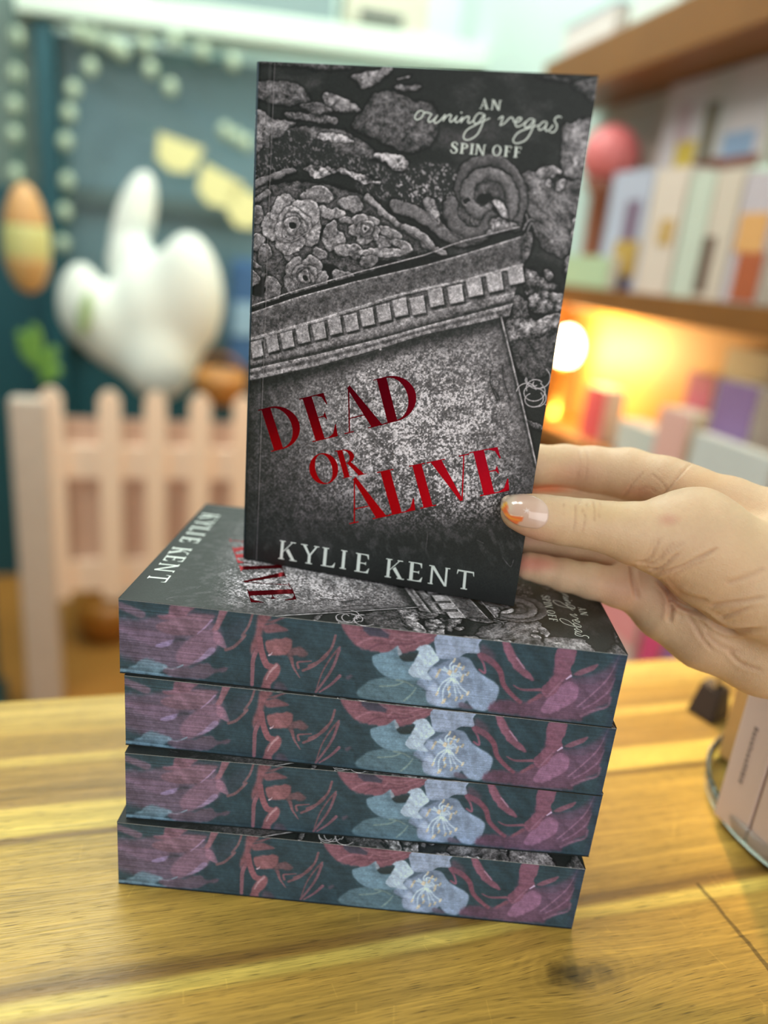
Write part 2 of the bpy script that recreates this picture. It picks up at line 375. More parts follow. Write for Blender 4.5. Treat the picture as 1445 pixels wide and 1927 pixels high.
    strip(m2, m3, lambda s: 0.55-0.1*sm(0.2, 0.4, s)*sm(0.7, 0.5, s)*2, lambda s: 7-3*s)
    rock(Z2((850, 1330), (905, 1305), (918, 1370), (905, 1440), (862, 1520), (845, 1500)), 0.40, 8, 1)
    D = [(482, 663), (511.6, 652.5), (539.7, 645.6), (569, 636), (599.5, 629), (629, 619), (660, 613.5), (689.8, 603), (721, 595), (752, 585), (785, 581), (819, 566), (856, 560), (891.5, 547), (929.6, 538), (969, 524)]
    for i, (cx, cy) in enumerate(D):
        k = i/15; w = 11.5+3.8*k; h = 15+1.8*k
        q = np.array([(-w-2, -h+3), (w-3, -h-3), (w+2, h-3), (-w+4, h+3)])+(cx, cy)
        cv.c[:, 0] = 0
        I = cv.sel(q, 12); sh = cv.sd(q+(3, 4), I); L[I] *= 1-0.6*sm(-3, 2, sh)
        d = cv.sd(q, I); al = sm(-1, 1.3, d)
        L[I] = L[I]*(1-al)+(0.54+0.10*k)*(1+0.6*(fine[I]-0.5)+0.5*(spk[I]-0.5)+0.12*sm(-h, h, y[I]-cy))*al; H[I] = H[I]*(1-al)+8*al
    ridge([(xl, 585)]+Z1((90, 1868), (430, 1750), (870, 1620), (1387, 1487))+Z2((400, 1372), (820, 1268)), 1.3, 0.62, 4, False, 0.2)
    for q in (((850, 1290), (880, 1230), (870, 1180)), ((880, 1300), (910, 1240), (940, 1300)), ((860, 1260), (900, 1215), (930, 1220))):
        ridge(Z2(*q), 1.4, 0.5, 3, True, 0.1)
    # --- the slab with lichen speckle
    slab = [(440, 732)]+Z3((75, 526), (500, 438), (900, 328), (1156, 245))+[(942, 603), (958, 668), (985, 780), (1008, 882), (1000, 1000), (975, 1160), (440, 1080)]
    Ps = np.array(slab, float); I = cv.sel(Ps, 6); d = cv.sd(Ps, I); al = sm(-1, 1, d)
    xx, yy = x[I], y[I]
    big = fbm(xx, yy, 70, 41, 3)
    bright = np.exp(-(((xx-790)/190)**2+((yy-800-0.0*(xx-700))/170)**2))*1.15 + 0.55*np.exp(-(((xx-870)/130)**2+((yy-940)/60)**2)) + 0.25*np.exp(-(((xx-600)/120)**2+((yy-880)/80)**2))
    bright = np.clip(bright*(0.55+0.9*big), 0, 1.15)
    bright *= sm(0, 40, d)*0.85+0.15
    speck = sm(0.40, 0.64, fbm(xx, yy, 2.6, 51, 2)*0.55+fbm(xx, yy, 8, 53, 2)*0.25+fbm(xx, yy, 26, 55, 3)*0.2)
    base = 0.20+0.17*sm(1050, 800, yy)*sm(450, 620, xx)+0.10*(big-0.5)
    v = base*(1+0.6*(fine[I]-0.5)+0.6*(spk[I]-0.5))+bright*(speck*0.46-0.01)*(0.55+0.9*spk[I])
    lower = sm(960, 1040, yy+0.05*(xx-700)+30*(big-0.5)); v = v*(1-lower)+(0.165+0.09*sm(0.5, 0.75, fbm(xx, yy, 9, 61, 3, 2.2, 1.2))*sm(1120, 1000, yy))*lower
    sh = np.interp(xx, [p[0] for p in m3], [p[1] for p in m3]); v *= 0.5+0.5*sm(2, 34, yy-sh)
    L[I] = L[I]*(1-al)+v*al; H[I] = H[I]*(1-al)+(4+1.4*fine[I])*al
    ridge([(942, 603), (958, 668), (985, 780), (1008, 882)], 1.6, 0.55, 3, True, 0.5)
    for i in range(60):
        rr = random.Random(i); cx, cy, r_ = rr.gauss(840, 80), rr.gauss(790, 90), rr.uniform(1.2, 4)
        if 480 < cx < 980 and 650 < cy < 930: 
            q = np.hypot(x-cx, y-cy)/r_+(fine-0.5); al = 1-sm(0.8, 1.3, q); L[:] = L*(1-al*0.8)+0.72*al*0.8
    for p in (((520, 470), (520, 540), (560, 640)), ((590, 430), (600, 520), (640, 640)), ((530, 560), (560, 600), (575, 640))):
        ridge(Z4(*p), 1.1, 0.2, 1, True, 0.2)
    for p in (((20, 1290), (100, 1340), (140, 1420), (130, 1540)), ((60, 1300), (170, 1350)), ((590, 1580), (640, 1640), (660, 1600)), ((440, 1480), (480, 1500))):
        ridge(Z4(*p), 0.8, 0.3, 1, True, 0.1)
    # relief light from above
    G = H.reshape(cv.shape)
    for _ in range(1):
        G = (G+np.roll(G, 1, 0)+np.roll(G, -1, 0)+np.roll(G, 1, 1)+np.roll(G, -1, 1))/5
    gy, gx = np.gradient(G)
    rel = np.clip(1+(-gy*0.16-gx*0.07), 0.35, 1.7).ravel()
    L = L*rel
    # curls of root over the right edge
    rr = random.Random(4)
    for i in range(9):
        cx, cy = 800+rr.uniform(-60, 60), 575+rr.uniform(-80, 70); r_ = rr.uniform(28, 95); a0 = rr.uniform(0, 6.28); sp = rr.uniform(2.2, 5.5)
        p = [(cx+r_*math.cos(a0+sp*k/9)*(1-0.04*k), cy+r_*0.85*math.sin(a0+sp*k/9)*(1-0.04*k)) for k in range(10)]
        P_ = crom(Z4(*p), 4); I = cv.sel(P_, 5); dd, t = cv.line(P_, I); al = sm(-0.5, 0.8, 0.75-dd+0.3); L[I] = L[I]*(1-al)+0.72*al
    # hinge crease of the cover, vignette into the dark bottom
    crease = np.array(Z1((297, 70), (270, 700), (240, 1500), (228, 1927))+Z3((175, 500), (155, 1100), (135, 1600)))
    I = cv.sel(crease, 5); dd, t = cv.line(crease, I); al = sm(-0.6, 0.9, 0.7-dd)*0.8
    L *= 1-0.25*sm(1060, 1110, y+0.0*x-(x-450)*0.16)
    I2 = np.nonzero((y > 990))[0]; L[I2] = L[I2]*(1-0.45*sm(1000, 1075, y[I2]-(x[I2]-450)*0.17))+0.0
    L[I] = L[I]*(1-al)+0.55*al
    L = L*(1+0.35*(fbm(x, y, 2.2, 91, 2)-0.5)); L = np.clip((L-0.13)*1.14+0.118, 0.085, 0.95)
    lin = L**2.2
    rgb = np.stack([lin*1.03, lin*0.955, lin*1.05], 1)
    dk = sm(0.30, 0.14, L)[:, None]; rgb = rgb*(1-dk)+dk*np.stack([lin*0.86, lin*1.03, lin*0.98], 1)
    col = np.concatenate([rgb, np.ones((len(L), 1))], 1)
    V = np.stack([a, b, 0*a], -1)
    # cover surface: page-thin, falling slightly into the hinge crease and rounding at the spine
    V[..., 2] = -0.00025*np.exp(-((a-0.0066)/0.0007)**2) - 0.0016*np.clip(1-a/0.0026, 0, 1)**2
    i = np.arange(NX*NY).reshape(NY, NX)
    F = np.stack([i[:-1, :-1], i[:-1, 1:], i[1:, 1:], i[1:, :-1]], -1).reshape(-1, 4)
    V = V.reshape(-1, 3); n0 = len(V)
    # skirt gives the board its 0.35 mm
    loop = np.concatenate([i[0, :], i[1:, -1], i[-1, -2::-1], i[-2:0:-1, 0]])
    V2 = V[loop].copy(); V2[:, 2] -= 0.00035; j = np.arange(len(loop))+n0; j2 = np.roll(j, -1); l2 = np.roll(loop, -1)
    F = np.concatenate([F, np.stack([loop, j, j2, l2], 1)])
    skirt = np.tile([0.33, 0.33, 0.32, 1.0], (len(loop), 1))
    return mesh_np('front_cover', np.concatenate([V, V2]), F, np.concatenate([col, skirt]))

def paint_edge():
    NX, NY = 860, 122
    b, c = np.meshgrid(np.linspace(0, BL, NX), np.linspace(-BT, 0, NY))
    P = np.stack([b, 0*b, c+4*BT], -1)                         # fore-edge of the topmost book of the stack
    X, Y = proj(P); cv = Canvas(X, Y, (38, 61, 73)); x, y = cv.X, cv.Y; cv.jit = 1.1
    E1 = zm(210, 1110, 5.78); E2 = zm(440, 1130, 5.78); E3 = zm(670, 1160, 5.78); E4 = zm(900, 1190, 4.817)
    cv.c += ((fbm(x, y, 60, 3)-0.5)*16)[:, None]
    P_, PP, RD, RR = (112, 82, 108), (128, 98, 150), (128, 74, 84), (118, 66, 86)
    sp = lambda p: crom(p, 4, True)
    # left purple bloom
    cv.poly(sp(E1((60, 330), (300, 330), (700, 250), (1100, 260), (1130, 330), (1180, 440), (1130, 640), (1040, 740), (860, 830), (640, 860), (300, 800), (60, 700))), (96, 76, 100), 9, 0.85, 6, 30)
    cv.poly(sp(E1((60, 120), (180, 160), (340, 230), (365, 280), (310, 305), (200, 260), (60, 190))), (104, 80, 102), 3, 0.8)
    cv.poly(sp(E1((650, 150), (905, 165), (830, 250), (780, 300), (560, 320), (500, 275), (610, 260))), (118, 80, 100), 2.5, 0.95)
    cv.poly(sp(E1((820, 270), (960, 258), (1110, 270), (1090, 330), (1000, 440), (900, 490), (600, 480), (480, 380))), (120, 86, 106), 3, 0.9)
    cv.poly(sp(E1((60, 430), (120, 460), (250, 540), (420, 610), (560, 632), (680, 545), (620, 480), (300, 420), (60, 380))), (108, 84, 112), 3, 0.7)
    cv.poly(sp(E1((480, 625), (560, 632), (640, 600), (680, 545), (600, 560), (500, 590))), (134, 116, 165), 2, 0.8)
    cv.poly(sp(E1((720, 520), (860, 535), (780, 560), (660, 570))), (62, 62, 78), 3, 0.8)
    cv.poly(sp(E1((900, 480), (1020, 430), (1140, 440), (1200, 520), (1130, 640), (1050, 720), (920, 800), (760, 840), (700, 700))), (124, 88, 112), 4, 0.7)
    cv.poly(sp(E1((1060, 640), (1120, 640), (1110, 690), (1000, 770), (880, 800), (960, 740))), (140, 118, 160), 2, 0.75)
    cv.stroke(E1((1090, 320), (1020, 400), (930, 480)), 1.8, 1.0, (140, 112, 150))
    cv.poly(sp(E1((1175, 200), (1265, 205), (1210, 330), (1150, 440), (1090, 430), (1140, 330))), (130, 86, 102), 2)
    cv.poly(sp(E1((1110, 440), (1200, 500), (1250, 640), (1180, 620), (1110, 560))), (138, 96, 122), 2.2, 0.9)
    cv.stroke(E1((1240, 655), (1330, 620), (1445, 500))+E2((90, 380), (160, 270), (205, 130)), 3.2, 2.2, (112, 76, 84), 1.6)
    cv.poly(sp(E1((1240, 640), (1420, 500), (1460, 300), (1240, 420))), (54, 62, 78), 10, 0.5)
    cv.poly(sp(E1((80, 870), (230, 840), (290, 780), (390, 760), (520, 800), (600, 850), (520, 920), (640, 960), (300, 930), (100, 900))), (92, 124, 146), 3, 0.85, 2)
    cv.stroke(E1((560, 850), (660, 875), (770, 830)), 2.2, 1.5, (112, 132, 156))
    cv.poly(sp(E1((560, 880), (860, 850), (1040, 800), (1120, 870), (1260, 850), (1240, 890), (1130, 920), (1000, 980), (700, 970))), (98, 74, 94), 3, 0.75, 2)
    # red stems and buds
    cv.poly(sp(E2((270, 130), (390, 130), (400, 190), (340, 260), (300, 400), (300, 520), (230, 540), (190, 600), (180, 500), (230, 350))), RD, 4, 0.9)
    cv.stroke(E2((270, 500), (210, 640), (200, 800), (195, 930)), 4.5, 3.4, (124, 78, 92))
    cv.stroke(E2((280, 420), (300, 560), (350, 700), (400, 730)), 5.5, 6.5, (130, 76, 88))
    for p in (((330, 240), (440, 200), (580, 160), (540, 185), (420, 240)), ((330, 270), (460, 250), (590, 320), (480, 345), (340, 350))):
        cv.poly(sp(E2(*p)), (122, 72, 82), 2.5, 0.85)
    cv.poly(sp(E2((345, 450), (430, 425), (560, 405), (630, 440), (620, 540), (560, 595), (430, 608), (385, 590), (350, 530))), (132, 80, 88), 2.5, 0.95, 1)
    cv.stroke(E2((380, 600), (400, 590), (415, 570)), 1.8, 0.8, (185, 150, 170))
    cv.poly(sp(E2((450, 690), (505, 740), (470, 850), (400, 930), (390, 1040), (270, 1040), (300, 930), (340, 820))), (128, 76, 86), 2.5)
    cv.stroke(E2((460, 715), (390, 790), (350, 870)), 2.6, 1.4, (160, 118, 128))
    cv.poly(sp(E2((460, 900), (540, 920), (580, 1000), (440, 980))), (84, 66, 84), 4, 0.7)
    cv.poly(sp(E2((590, 560), (700, 500), (780, 540), (800, 590), (730, 630), (660, 600), (610, 640))), (116, 76, 84), 3, 0.85, 2)
    cv.stroke(E2((625, 640), (650, 740), (715, 850)), 3.6, 0.8, (116, 76, 86))
    cv.stroke(E2((700, 740), (690, 680), (760, 670), (840, 665)), 2.5, 1.0, (122, 78, 88))
    cv.stroke(E2((750, 770), (880, 710), (970, 620), (1060, 520), (1105, 380)), 2.6, 2.4, (118, 78, 88))
    cv.stroke(E2((820, 720), (960, 650), (1030, 580)), 3.4, 1.5, (108, 72, 82))
    cv.stroke(E2((890, 1000), (960, 790), (1060, 620), (1150, 510)), 1.2, 2.2, (104, 70, 80))
    cv.stroke(E2((890, 1010), (1020, 830), (1090, 700), (1145, 540)), 2.2, 3.0, (118, 78, 92))
    cv.stroke(E2((930, 1010), (1060, 920), (1150, 830)), 1.6, 3.4, (118, 76, 92))
    cv.stroke(E2((1240, 850), (1270, 830)), 4, 3, (74, 68, 84), 3)
    # centre rose seen at the top edge
    cv.poly(sp(E2((1170, 225), (1450, 245), (1700, 250))+E3((920, 165), (860, 250), (700, 340), (500, 400), (300, 395), (60, 350))+E2((1400, 530), (1290, 450))), (128, 76, 92), 3, 0.95, 2)
    cv.poly(E3((70, 80), (260, 100), (370, 180), (350, 235), (150, 205), (80, 150)), (52, 58, 78), 3, 0.85)
    for p in (((280, 120), (380, 190), (560, 200), (700, 200)), ((360, 300), (440, 220), (560, 250), (700, 200), (860, 170)), ((20, 300), (160, 230), (330, 240)), ((550, 330), (700, 270), (880, 190))):
        cv.stroke(E3(*p), 2.2, 1.0, (158, 104, 122), 2, 0.6)
    for p in (((400, 130), (560, 165), (640, 130)), ((370, 300), (520, 300), (660, 280)), ((160, 340), (250, 300), (360, 290))):
        cv.stroke(E3(*p), 2.2, 1.0, (92, 52, 70), 2, 0.6)
    # rear blue flower and front pale flower
    cv.poly(sp(E3((20, 880), (100, 740), (240, 680), (420, 670), (700, 700), (820, 960), (1000, 990), (500, 980))), (80, 110, 126), 3, 0.85)
    cv.poly(sp(E3((175, 450), (230, 410), (360, 380), (455, 315), (465, 380), (490, 470), (560, 495), (700, 500), (760, 690), (560, 700), (340, 668), (210, 560))), (98, 132, 156), 2.2, 0.95)
    cv.poly(sp(E3((450, 320), (500, 400), (470, 430), (450, 380))), (130, 142, 160), 1.5)
    cv.poly(sp(E3((480, 425), (680, 395), (660, 440), (590, 490), (520, 480))), (44, 56, 62), 2.5, 0.95)
    for p in (((260, 770), (420, 760), (520, 720)), ((520, 930), (600, 860), (650, 790)), ((440, 700), (540, 720), (620, 770))):
        cv.stroke(E3(*p), 1.8, 1.3, (118, 140, 136), 1.5, 0.7)
    cv.poly(sp(E3((1080, 450), (1230, 460), (1330, 600), (1500, 720), (1555, 800), (1500, 960), (1400, 1040), (1260, 1010), (1200, 930), (1120, 1010), (800, 970), (760, 820), (660, 720), (860, 560))), (122, 142, 176), 2.5, 1)
    cv.poly(sp(E3((1120, 950), (1210, 960), (1260, 1020), (1130, 1010))), (84, 76, 96), 3, 0.9)
    cv.poly(sp(E3((895, 180), (1345, 205), (1335, 300), (1345, 400), (1200, 400), (1090, 455), (920, 460), (870, 390))), (132, 148, 180), 1.5)
    cv.poly(sp(E3((900, 460), (1100, 450), (1200, 520), (1000, 560), (850, 560))), (88, 104, 132), 6, 0.6)
    cv.poly(sp(E3((655, 355), (730, 315), (810, 320), (860, 400), (900, 470), (810, 560), (780, 620), (830, 700), (640, 670), (570, 625), (580, 570), (680, 400))), (168, 190, 218), 2.0, 1, 1)
    cv.poly(sp(E3((790, 560), (870, 560), (900, 650), (840, 690))), (142, 160, 196), 4, 0.8)
    cv.poly(sp(E3((760, 840), (860, 720), (900, 900), (960, 970), (820, 960))), (146, 162, 196), 4, 0.8)
    rr = random.Random(2)
    fil = [((1050, 640), (930, 580), (880, 650)), ((1040, 650), (960, 560), (1010, 610)), ((1050, 640), (1020, 540), (1070, 480)), ((1060, 640), (1060, 540), (1165, 565)),
           ((1070, 650), (1110, 600), (1160, 660)), ((1080, 660), (1180, 640), (1215, 630)), ((1060, 670), (1110, 640), (1150, 700)), ((1050, 680), (1070, 780), (1090, 910)),
           ((1060, 680), (1100, 780), (1150, 890)), ((1040, 680), (1000, 760), (1015, 870)), ((1030, 670), (930, 740), (880, 850)), ((1030, 690), (950, 800), (945, 940)), ((1080, 690), (1140, 780), (1215, 850))]
    for p in fil:
        cv.stroke(E3(*p), 2.0, 1.5, (164, 184, 212), 1.0); 
    for p in fil:
        q = E3(p[2])[0] if isinstance(p[2], tuple) else p[2]
        q = (670+p[2][0]/5.78, 1160+p[2][1]/5.78)
        cv.stroke([(q[0]-1.5, q[1]+2.2), q, (q[0]+1.2, q[1]-3.0)], 2.1, 2.0, (182, 174, 158), 1.0)
    for cx, cy in ((1085, 590), (1010, 790), (1120, 530), (905, 600), (1025, 620), (960, 930)):
        cv.stroke(E3((cx-8, cy+14), (cx+8, cy-16)), 2.3, 2.1, (180, 168, 148), 1.0)
    # right rose
    cv.poly(sp(E4((100, 720), (200, 620), (430, 640), (560, 560), (680, 380), (740, 200), (900, 450), (1180, 420), (1290, 200), (1240, 420), (1210, 560), (1180, 640), (960, 770), (900, 820), (550, 790))), (98, 62, 86), 5, 0.9, 3)
    cv.poly(sp(E4((840, 420), (1050, 380), (1200, 300), (1290, 200), (1200, 420), (1040, 620), (900, 700), (880, 560))), (92, 66, 92), 8, 0.8)
    cv.stroke(E4((1285, 200), (1190, 400), (1040, 560), (900, 680)), 1.4, 1.4, (128, 88, 118), 2)
    cv.stroke(E4((1240, 420), (1180, 540), (1060, 640), (950, 700)), 1.6, 1.6, (120, 82, 112), 2)
    cv.stroke(E4((1200, 600), (1170, 680), (1040, 720), (930, 770)), 2.4, 2.4, (120, 82, 108), 2, 0.8)
    cv.poly(sp(E4((780, 460), (860, 455), (910, 520), (880, 620), (760, 700), (660, 745), (580, 740), (570, 700), (640, 590))), (132, 86, 120), 2.5, 0.95)
    cv.poly(sp(E4((730, 135), (870, 145), (895, 180), (885, 240), (840, 330), (850, 390), (790, 430), (700, 560), (600, 590), (580, 500), (690, 380), (700, 200))), (122, 72, 96), 2.0, 0.95, 1.5)
    cv.stroke(E4((840, 395), (800, 425)), 2.2, 1.2, (190, 160, 200))
    cv.stroke(E4((760, 440), (640, 570), (620, 590)), 1.6, 1.6, (140, 92, 120), 1.8, 0.8)
    cv.poly(sp(E4((860, 385), (930, 340), (1080, 285), (1050, 340), (930, 390))), (114, 72, 92), 2)
    cv.poly(sp(E4((220, 75), (290, 80), (330, 180), (400, 290), (505, 420), (480, 440), (330, 330), (260, 220))), (124, 74, 96), 2.2, 1, 1.5)
    cv.stroke(E4((350, 230), (420, 330)), 1.4, 1.0, (160, 120, 150))
    cv.stroke(E4((30, 210), (130, 270), (200, 360), (230, 480), (320, 590), (380, 640)), 6.5, 3.6, (120, 66, 86), 2)
    cv.stroke(E4((320, 485), (400, 525), (560, 525)), 1.2, 3.2, (112, 68, 86), 1.5)
    cv.stroke(E4((0, 200), (50, 290), (60, 370), (10, 340)), 2.2, 2.2, (116, 70, 92), 1.4)
    cv.stroke(E4((460, 640), (560, 580)), 3, 4, (112, 66, 84), 2)
    cv.poly(sp(E4((40, 100), (150, 200), (120, 300), (20, 200))), (86, 58, 76), 6, 0.6)
    cv.poly(E4((1230, 130), (1400, 180), (1400, 900), (1160, 900), (1200, 700), (1250, 500)), (38, 56, 78), 10, 0.75)
    gch = cv.c.mean(1)[:, None]; cv.c = gch+(cv.c-gch)*0.80
    cv.c *= (1+0.42*(fbm(x, y, 13, 15, 4, 2.6, 0.9)-0.5)+0.25*(fbm(x, y, 5, 19, 3)-0.5))[:, None]; cv.c = cv.c*np.array([1.13, 1.14, 1.17])+5
    # leaf-by-leaf streaks of the cut pages
    rows = np.repeat(np.random.RandomState(3).rand(NY)[:, None], NX, 1).ravel()
    st = fbm(x*0+b.ravel()*9000, c.ravel()*1e5*0.9, 14, 9, 3, 22)
    amt = 0.10+0.22*sm(480, 230, x)
    k = 1+amt*((rows-0.5)*0.7+(st-0.5)*1.6)+0.10*(fbm(x, y, 2.2, 77, 2)-0.5)
    rgb = np.clip(cv.c*k[:, None]*1.0, 5, 250)/255
    lin = np.where(rgb <= 0.04045, rgb/12.92, ((rgb+0.055)/1.055)**2.4)
    V = np.stack([b, 0*b, c*(BT-0.0009)/BT-0.00045], -1)
    V[..., 1] = 0.00006*(rows.reshape(NY, NX)-0.5)*2
    i = np.arange(NX*NY).reshape(NY, NX)
    F = np.stack([i[:-1, :-1], i[:-1, 1:], i[1:, 1:], i[1:, :-1]], -1).reshape(-1, 4)
    # to book axes: a=BW-0.0004 (fore-edge), b, c
    Vb = np.stack([BW-0.0003-V[..., 1], V[..., 0], V[..., 2]], -1).reshape(-1, 3)
    col = np.concatenate([lin, np.ones((len(lin), 1))], 1)
    # rest of the page block
    n0 = len(Vb); a0, a1 = 0.0006, BW-0.0003; c0, c1 = -BT+0.00045, -0.00045
    ex = np.array([(a0, 0, c0), (a0, BL, c0), (a0, 0, c1), (a0, BL, c1), (a1, 0, c0), (a1, BL, c0), (a1, 0, c1), (a1, BL, c1)])
    ex[:, 1] = np.where(ex[:, 1] > 0.1, BL-0.0002, 0.0002)
    q = np.array([(0, 1, 3, 2), (0, 2, 6, 4), (1, 5, 7, 3), (2, 3, 7, 6), (0, 4, 5, 1)])+n0
    ec = np.tile([0.022, 0.045, 0.065, 1], (8, 1))
    me = mesh_np('page_block', np.concatenate([Vb, ex]), np.concatenate([F[:, ::1], q]), np.concatenate([col, ec]))
    return me

# ------------------------------------------------------------------ lettering glyphs (unit height, drawn as filled outlines)
def arc(cx, cy, ro, so, ri, si, t0, t1, n=22, cxi=None):
    cxi = cx if cxi is None else cxi; o = []; i_ = []
    for k in range(n+1):
        t = t0+(t1-t0)*k/n; o.append((cx+ro*math.cos(t), cy+so*math.sin(t))); i_.append((cxi+ri*math.cos(t), cy+si*math.sin(t)))
    return [[o[k], o[k+1], i_[k+1], i_[k]] for k in range(n)]
def R_(x0, x1, y0, y1): return [(x0, y0), (x1, y0), (x1, y1), (x0, y1)]
def ribbon(pts, ws, n=8):
    P = crom(pts, n); W = np.interp(np.linspace(0, 1, len(P)), np.linspace(0, 1, len(ws)), ws)
    T = np.gradient(P, axis=0); T /= np.linalg.norm(T, axis=1)[:, None]+1e-9; Nn = np.stack([-T[:, 1], T[:, 0]], 1)
    a = P+Nn*W[:, None]/2; b = P-Nn*W[:, None]/2
    return [[tuple(a[k]), tuple(a[k+1]), tuple(b[k+1]), tuple(b[k])] for k in range(len(P)-1)]
def glyph(ch, s=0.22, h=0.024):
    l, r = 0.08, 0.08+s; PI = math.pi
    feet = [R_(0.0, r+0.08, 0, h), R_(0.0, r+0.08, 1-h, 1)]
    if ch == 'D': return [R_(l, r, 0, 1), R_(0, r, 0, h), R_(0, r, 1-h, 1)] + arc(r-0.01, 0.5, 0.56, 0.5, 0.56-s*0.85, 0.5-h*1.3, -PI/2, PI/2)
    if ch == 'E': return [R_(l, r, 0, 1), R_(0, 0.58, 1-h, 1), R_(0, 0.60, 0, h), R_(r, 0.46, 0.5-h/2, 0.5+h/2), [(0.40, 1-h), (0.59, 1), (0.60, 0.74), (0.575, 0.74), (0.52, 0.92)], [(0.42, 0.5), (0.49, 0.60), (0.49, 0.40)], [(0.40, h), (0.52, 0.08), (0.63, 0.27), (0.65, 0.27), (0.61, 0)]]
    if ch == 'F': return [R_(l, r, 0, 1), R_(0, 0.58, 1-h, 1), feet[0], R_(r, 0.46, 0.48, 0.48+h), [(0.40, 1-h), (0.59, 1), (0.60, 0.74), (0.575, 0.74), (0.52, 0.92)], [(0.42, 0.49), (0.49, 0.60), (0.49, 0.38)]]
    if ch == 'L': return [R_(l, r, 0, 1), feet[1], R_(0, 0.60, 0, h), [(0.40, h), (0.52, 0.08), (0.63, 0.27), (0.65, 0.27), (0.61, 0)]]
    if ch == 'I': return [R_(l, r, 0, 1)] + feet
    if ch == 'A': return [[(0.36, 0.97), (0.44, 1.02), (0.90, 0), (0.90-s*1.15, 0)], [(0.375, 0.95), (0.375+h*1.4, 0.95), (0.10+h*1.3, 0), (0.10, 0)], R_(0.19, 0.62, 0.30, 0.30+h), R_(0.0, 0.22, 0, h), R_(0.56, 0.99, 0, h)]
    if ch == 'V': return [[(0.04, 1), (0.04+s*1.15, 1), (0.58, 0), (0.51, 0)], [(0.80, 1), (0.80+h*1.3, 1), (0.57, 0), (0.54, 0)], R_(-0.04, 0.38, 1-h, 1), R_(0.70, 0.94, 1-h, 1)]
    if ch == 'O': return arc(0.45, 0.5, 0.44, 0.52, 0.44-s*0.85, 0.52-h*1.3, 0, 2*PI, 40)
    if ch == 'R': return [R_(l, r, 0, 1)] + feet + arc(r-0.01, 0.74, 0.40, 0.26, 0.40-s*0.85, 0.26-h*1.3, -PI/2, PI/2) + [[(0.34, 0.49), (0.50, 0.52), (0.90, 0), (0.66, 0)], R_(0.6, 0.98, 0, h)]
    if ch == 'P': return [R_(l, r, 0, 1)] + feet + arc(r-0.01, 0.73, 0.40, 0.27, 0.40-s*0.85, 0.27-h*1.3, -PI/2, PI/2)
    if ch == 'S': return ribbon([(0.55, 0.74), (0.50, 0.93), (0.32, 1.0), (0.14, 0.90), (0.14, 0.70), (0.34, 0.53), (0.54, 0.34), (0.52, 0.10), (0.32, 0.0), (0.12, 0.08), (0.06, 0.28)], [h*2, h*1.5, h*1.5, s*0.6, s*0.95, s*1.1, s*0.95, s*0.6, h*1.5, h*1.5, h*2])
    if ch == 'K': return [R_(l, r, 0, 1)] + feet + [[(r, 0.40), (r, 0.46), (0.68, 1), (0.74, 1)], [(0.36, 0.50), (0.36+s*0.9, 0.62), (0.90, 0), (0.90-s*1.2, 0)], R_(0.58, 0.86, 1-h, 1), R_(0.60, 0.98, 0, h)]
    if ch == 'Y': return [R_(0.40, 0.40+s, 0, 0.48), R_(0.30, 0.50+s, 0, h), [(0.06, 1), (0.06+s*1.1, 1), (0.40+s*0.9, 0.46), (0.40, 0.46)], [(0.80, 1), (0.80+h*2, 1), (0.40+s, 0.46), (0.40+s-h*2, 0.46)], R_(-0.02, 0.34, 1-h, 1), R_(0.68, 0.96, 1-h, 1)]
    if ch == 'N': return [R_(0.10, 0.10+h*2, 0, 1), R_(0.90-h*2, 0.90, 0, 1), [(0.06, 1), (0.06+s*1.2, 1), (0.90, 0), (0.90-s*0.8, 0)], R_(0.0, 0.24, 0, h), R_(0.78, 1.02, 1-h, 1), R_(0.0, 0.2, 1-h, 1)]
    if ch == 'T': return [R_(0.40, 0.40+s, 0, 1), R_(0.30, 0.50+s, 0, h), R_(0.04, 0.96, 1-h*1.6, 1), [(0.02, 0.76), (0.05, 0.76), (0.12, 0.97), (0.04, 1)], [(0.98, 0.76), (0.95, 0.76), (0.88, 0.97), (0.96, 1)]]
    return []
def letter_mesh(name, polys, lift):
    """polys in photograph-frame coordinates of the held cover, laid on the cover plane"""
    bm = bmesh.new()
    for p in polys:
        q = [cover_ab(*c) for c in p]
        A = sum(q[i][0]*q[(i+1) % len(q)][1]-q[(i+1) % len(q)][0]*q[i][1] for i in range(len(q)))
        if A < 0: q = q[::-1]
        try: bm.faces.new([bm.verts.new((a, b, lift)) for a, b in q])
        except ValueError: pass
    me = bpy.data.meshes.new(name); bm.normal_update(); bm.to_mesh(me); bm.free(); return me
def place(ch, O, X, Y, zf, s=0.22, h=0.024):
    return [zf([(O[0]+u*X[0]+v*Y[0], O[1]+u*X[1]+v*Y[1]) for u, v in g]) for g in glyph(ch, s, h)]
title = []
for ch, O, X, Y, zf in (('D', (225, 948), (245, -60), (-80, -253), Z3), ('E', (475, 890), (250, -60), (-82, -262), Z3), ('A', (668, 842), (255, -62), (-80, -262), Z3),
                        ('D', (908, 782), (262, -64), (-68, -268), Z3), ('O', (477, 1158), (192, -46), (-42, -176), Z3), ('R', (655, 1108), (150, -26), (-46, -165), Z3),
                        ('A', (698, 1384), (250, -52), (-72, -258), Z3), ('L', (935, 1333), (262, -54), (-73, -262), Z3), ('I', (98, 1291), (250, -50), (-70, -258), Z4),
                        ('V', (204, 1273), (262, -55), (-58, -263), Z4), ('E', (458, 1216), (288, -54), (-65, -265), Z4)):
    title += place(ch, O, X, Y, zf)
author = []
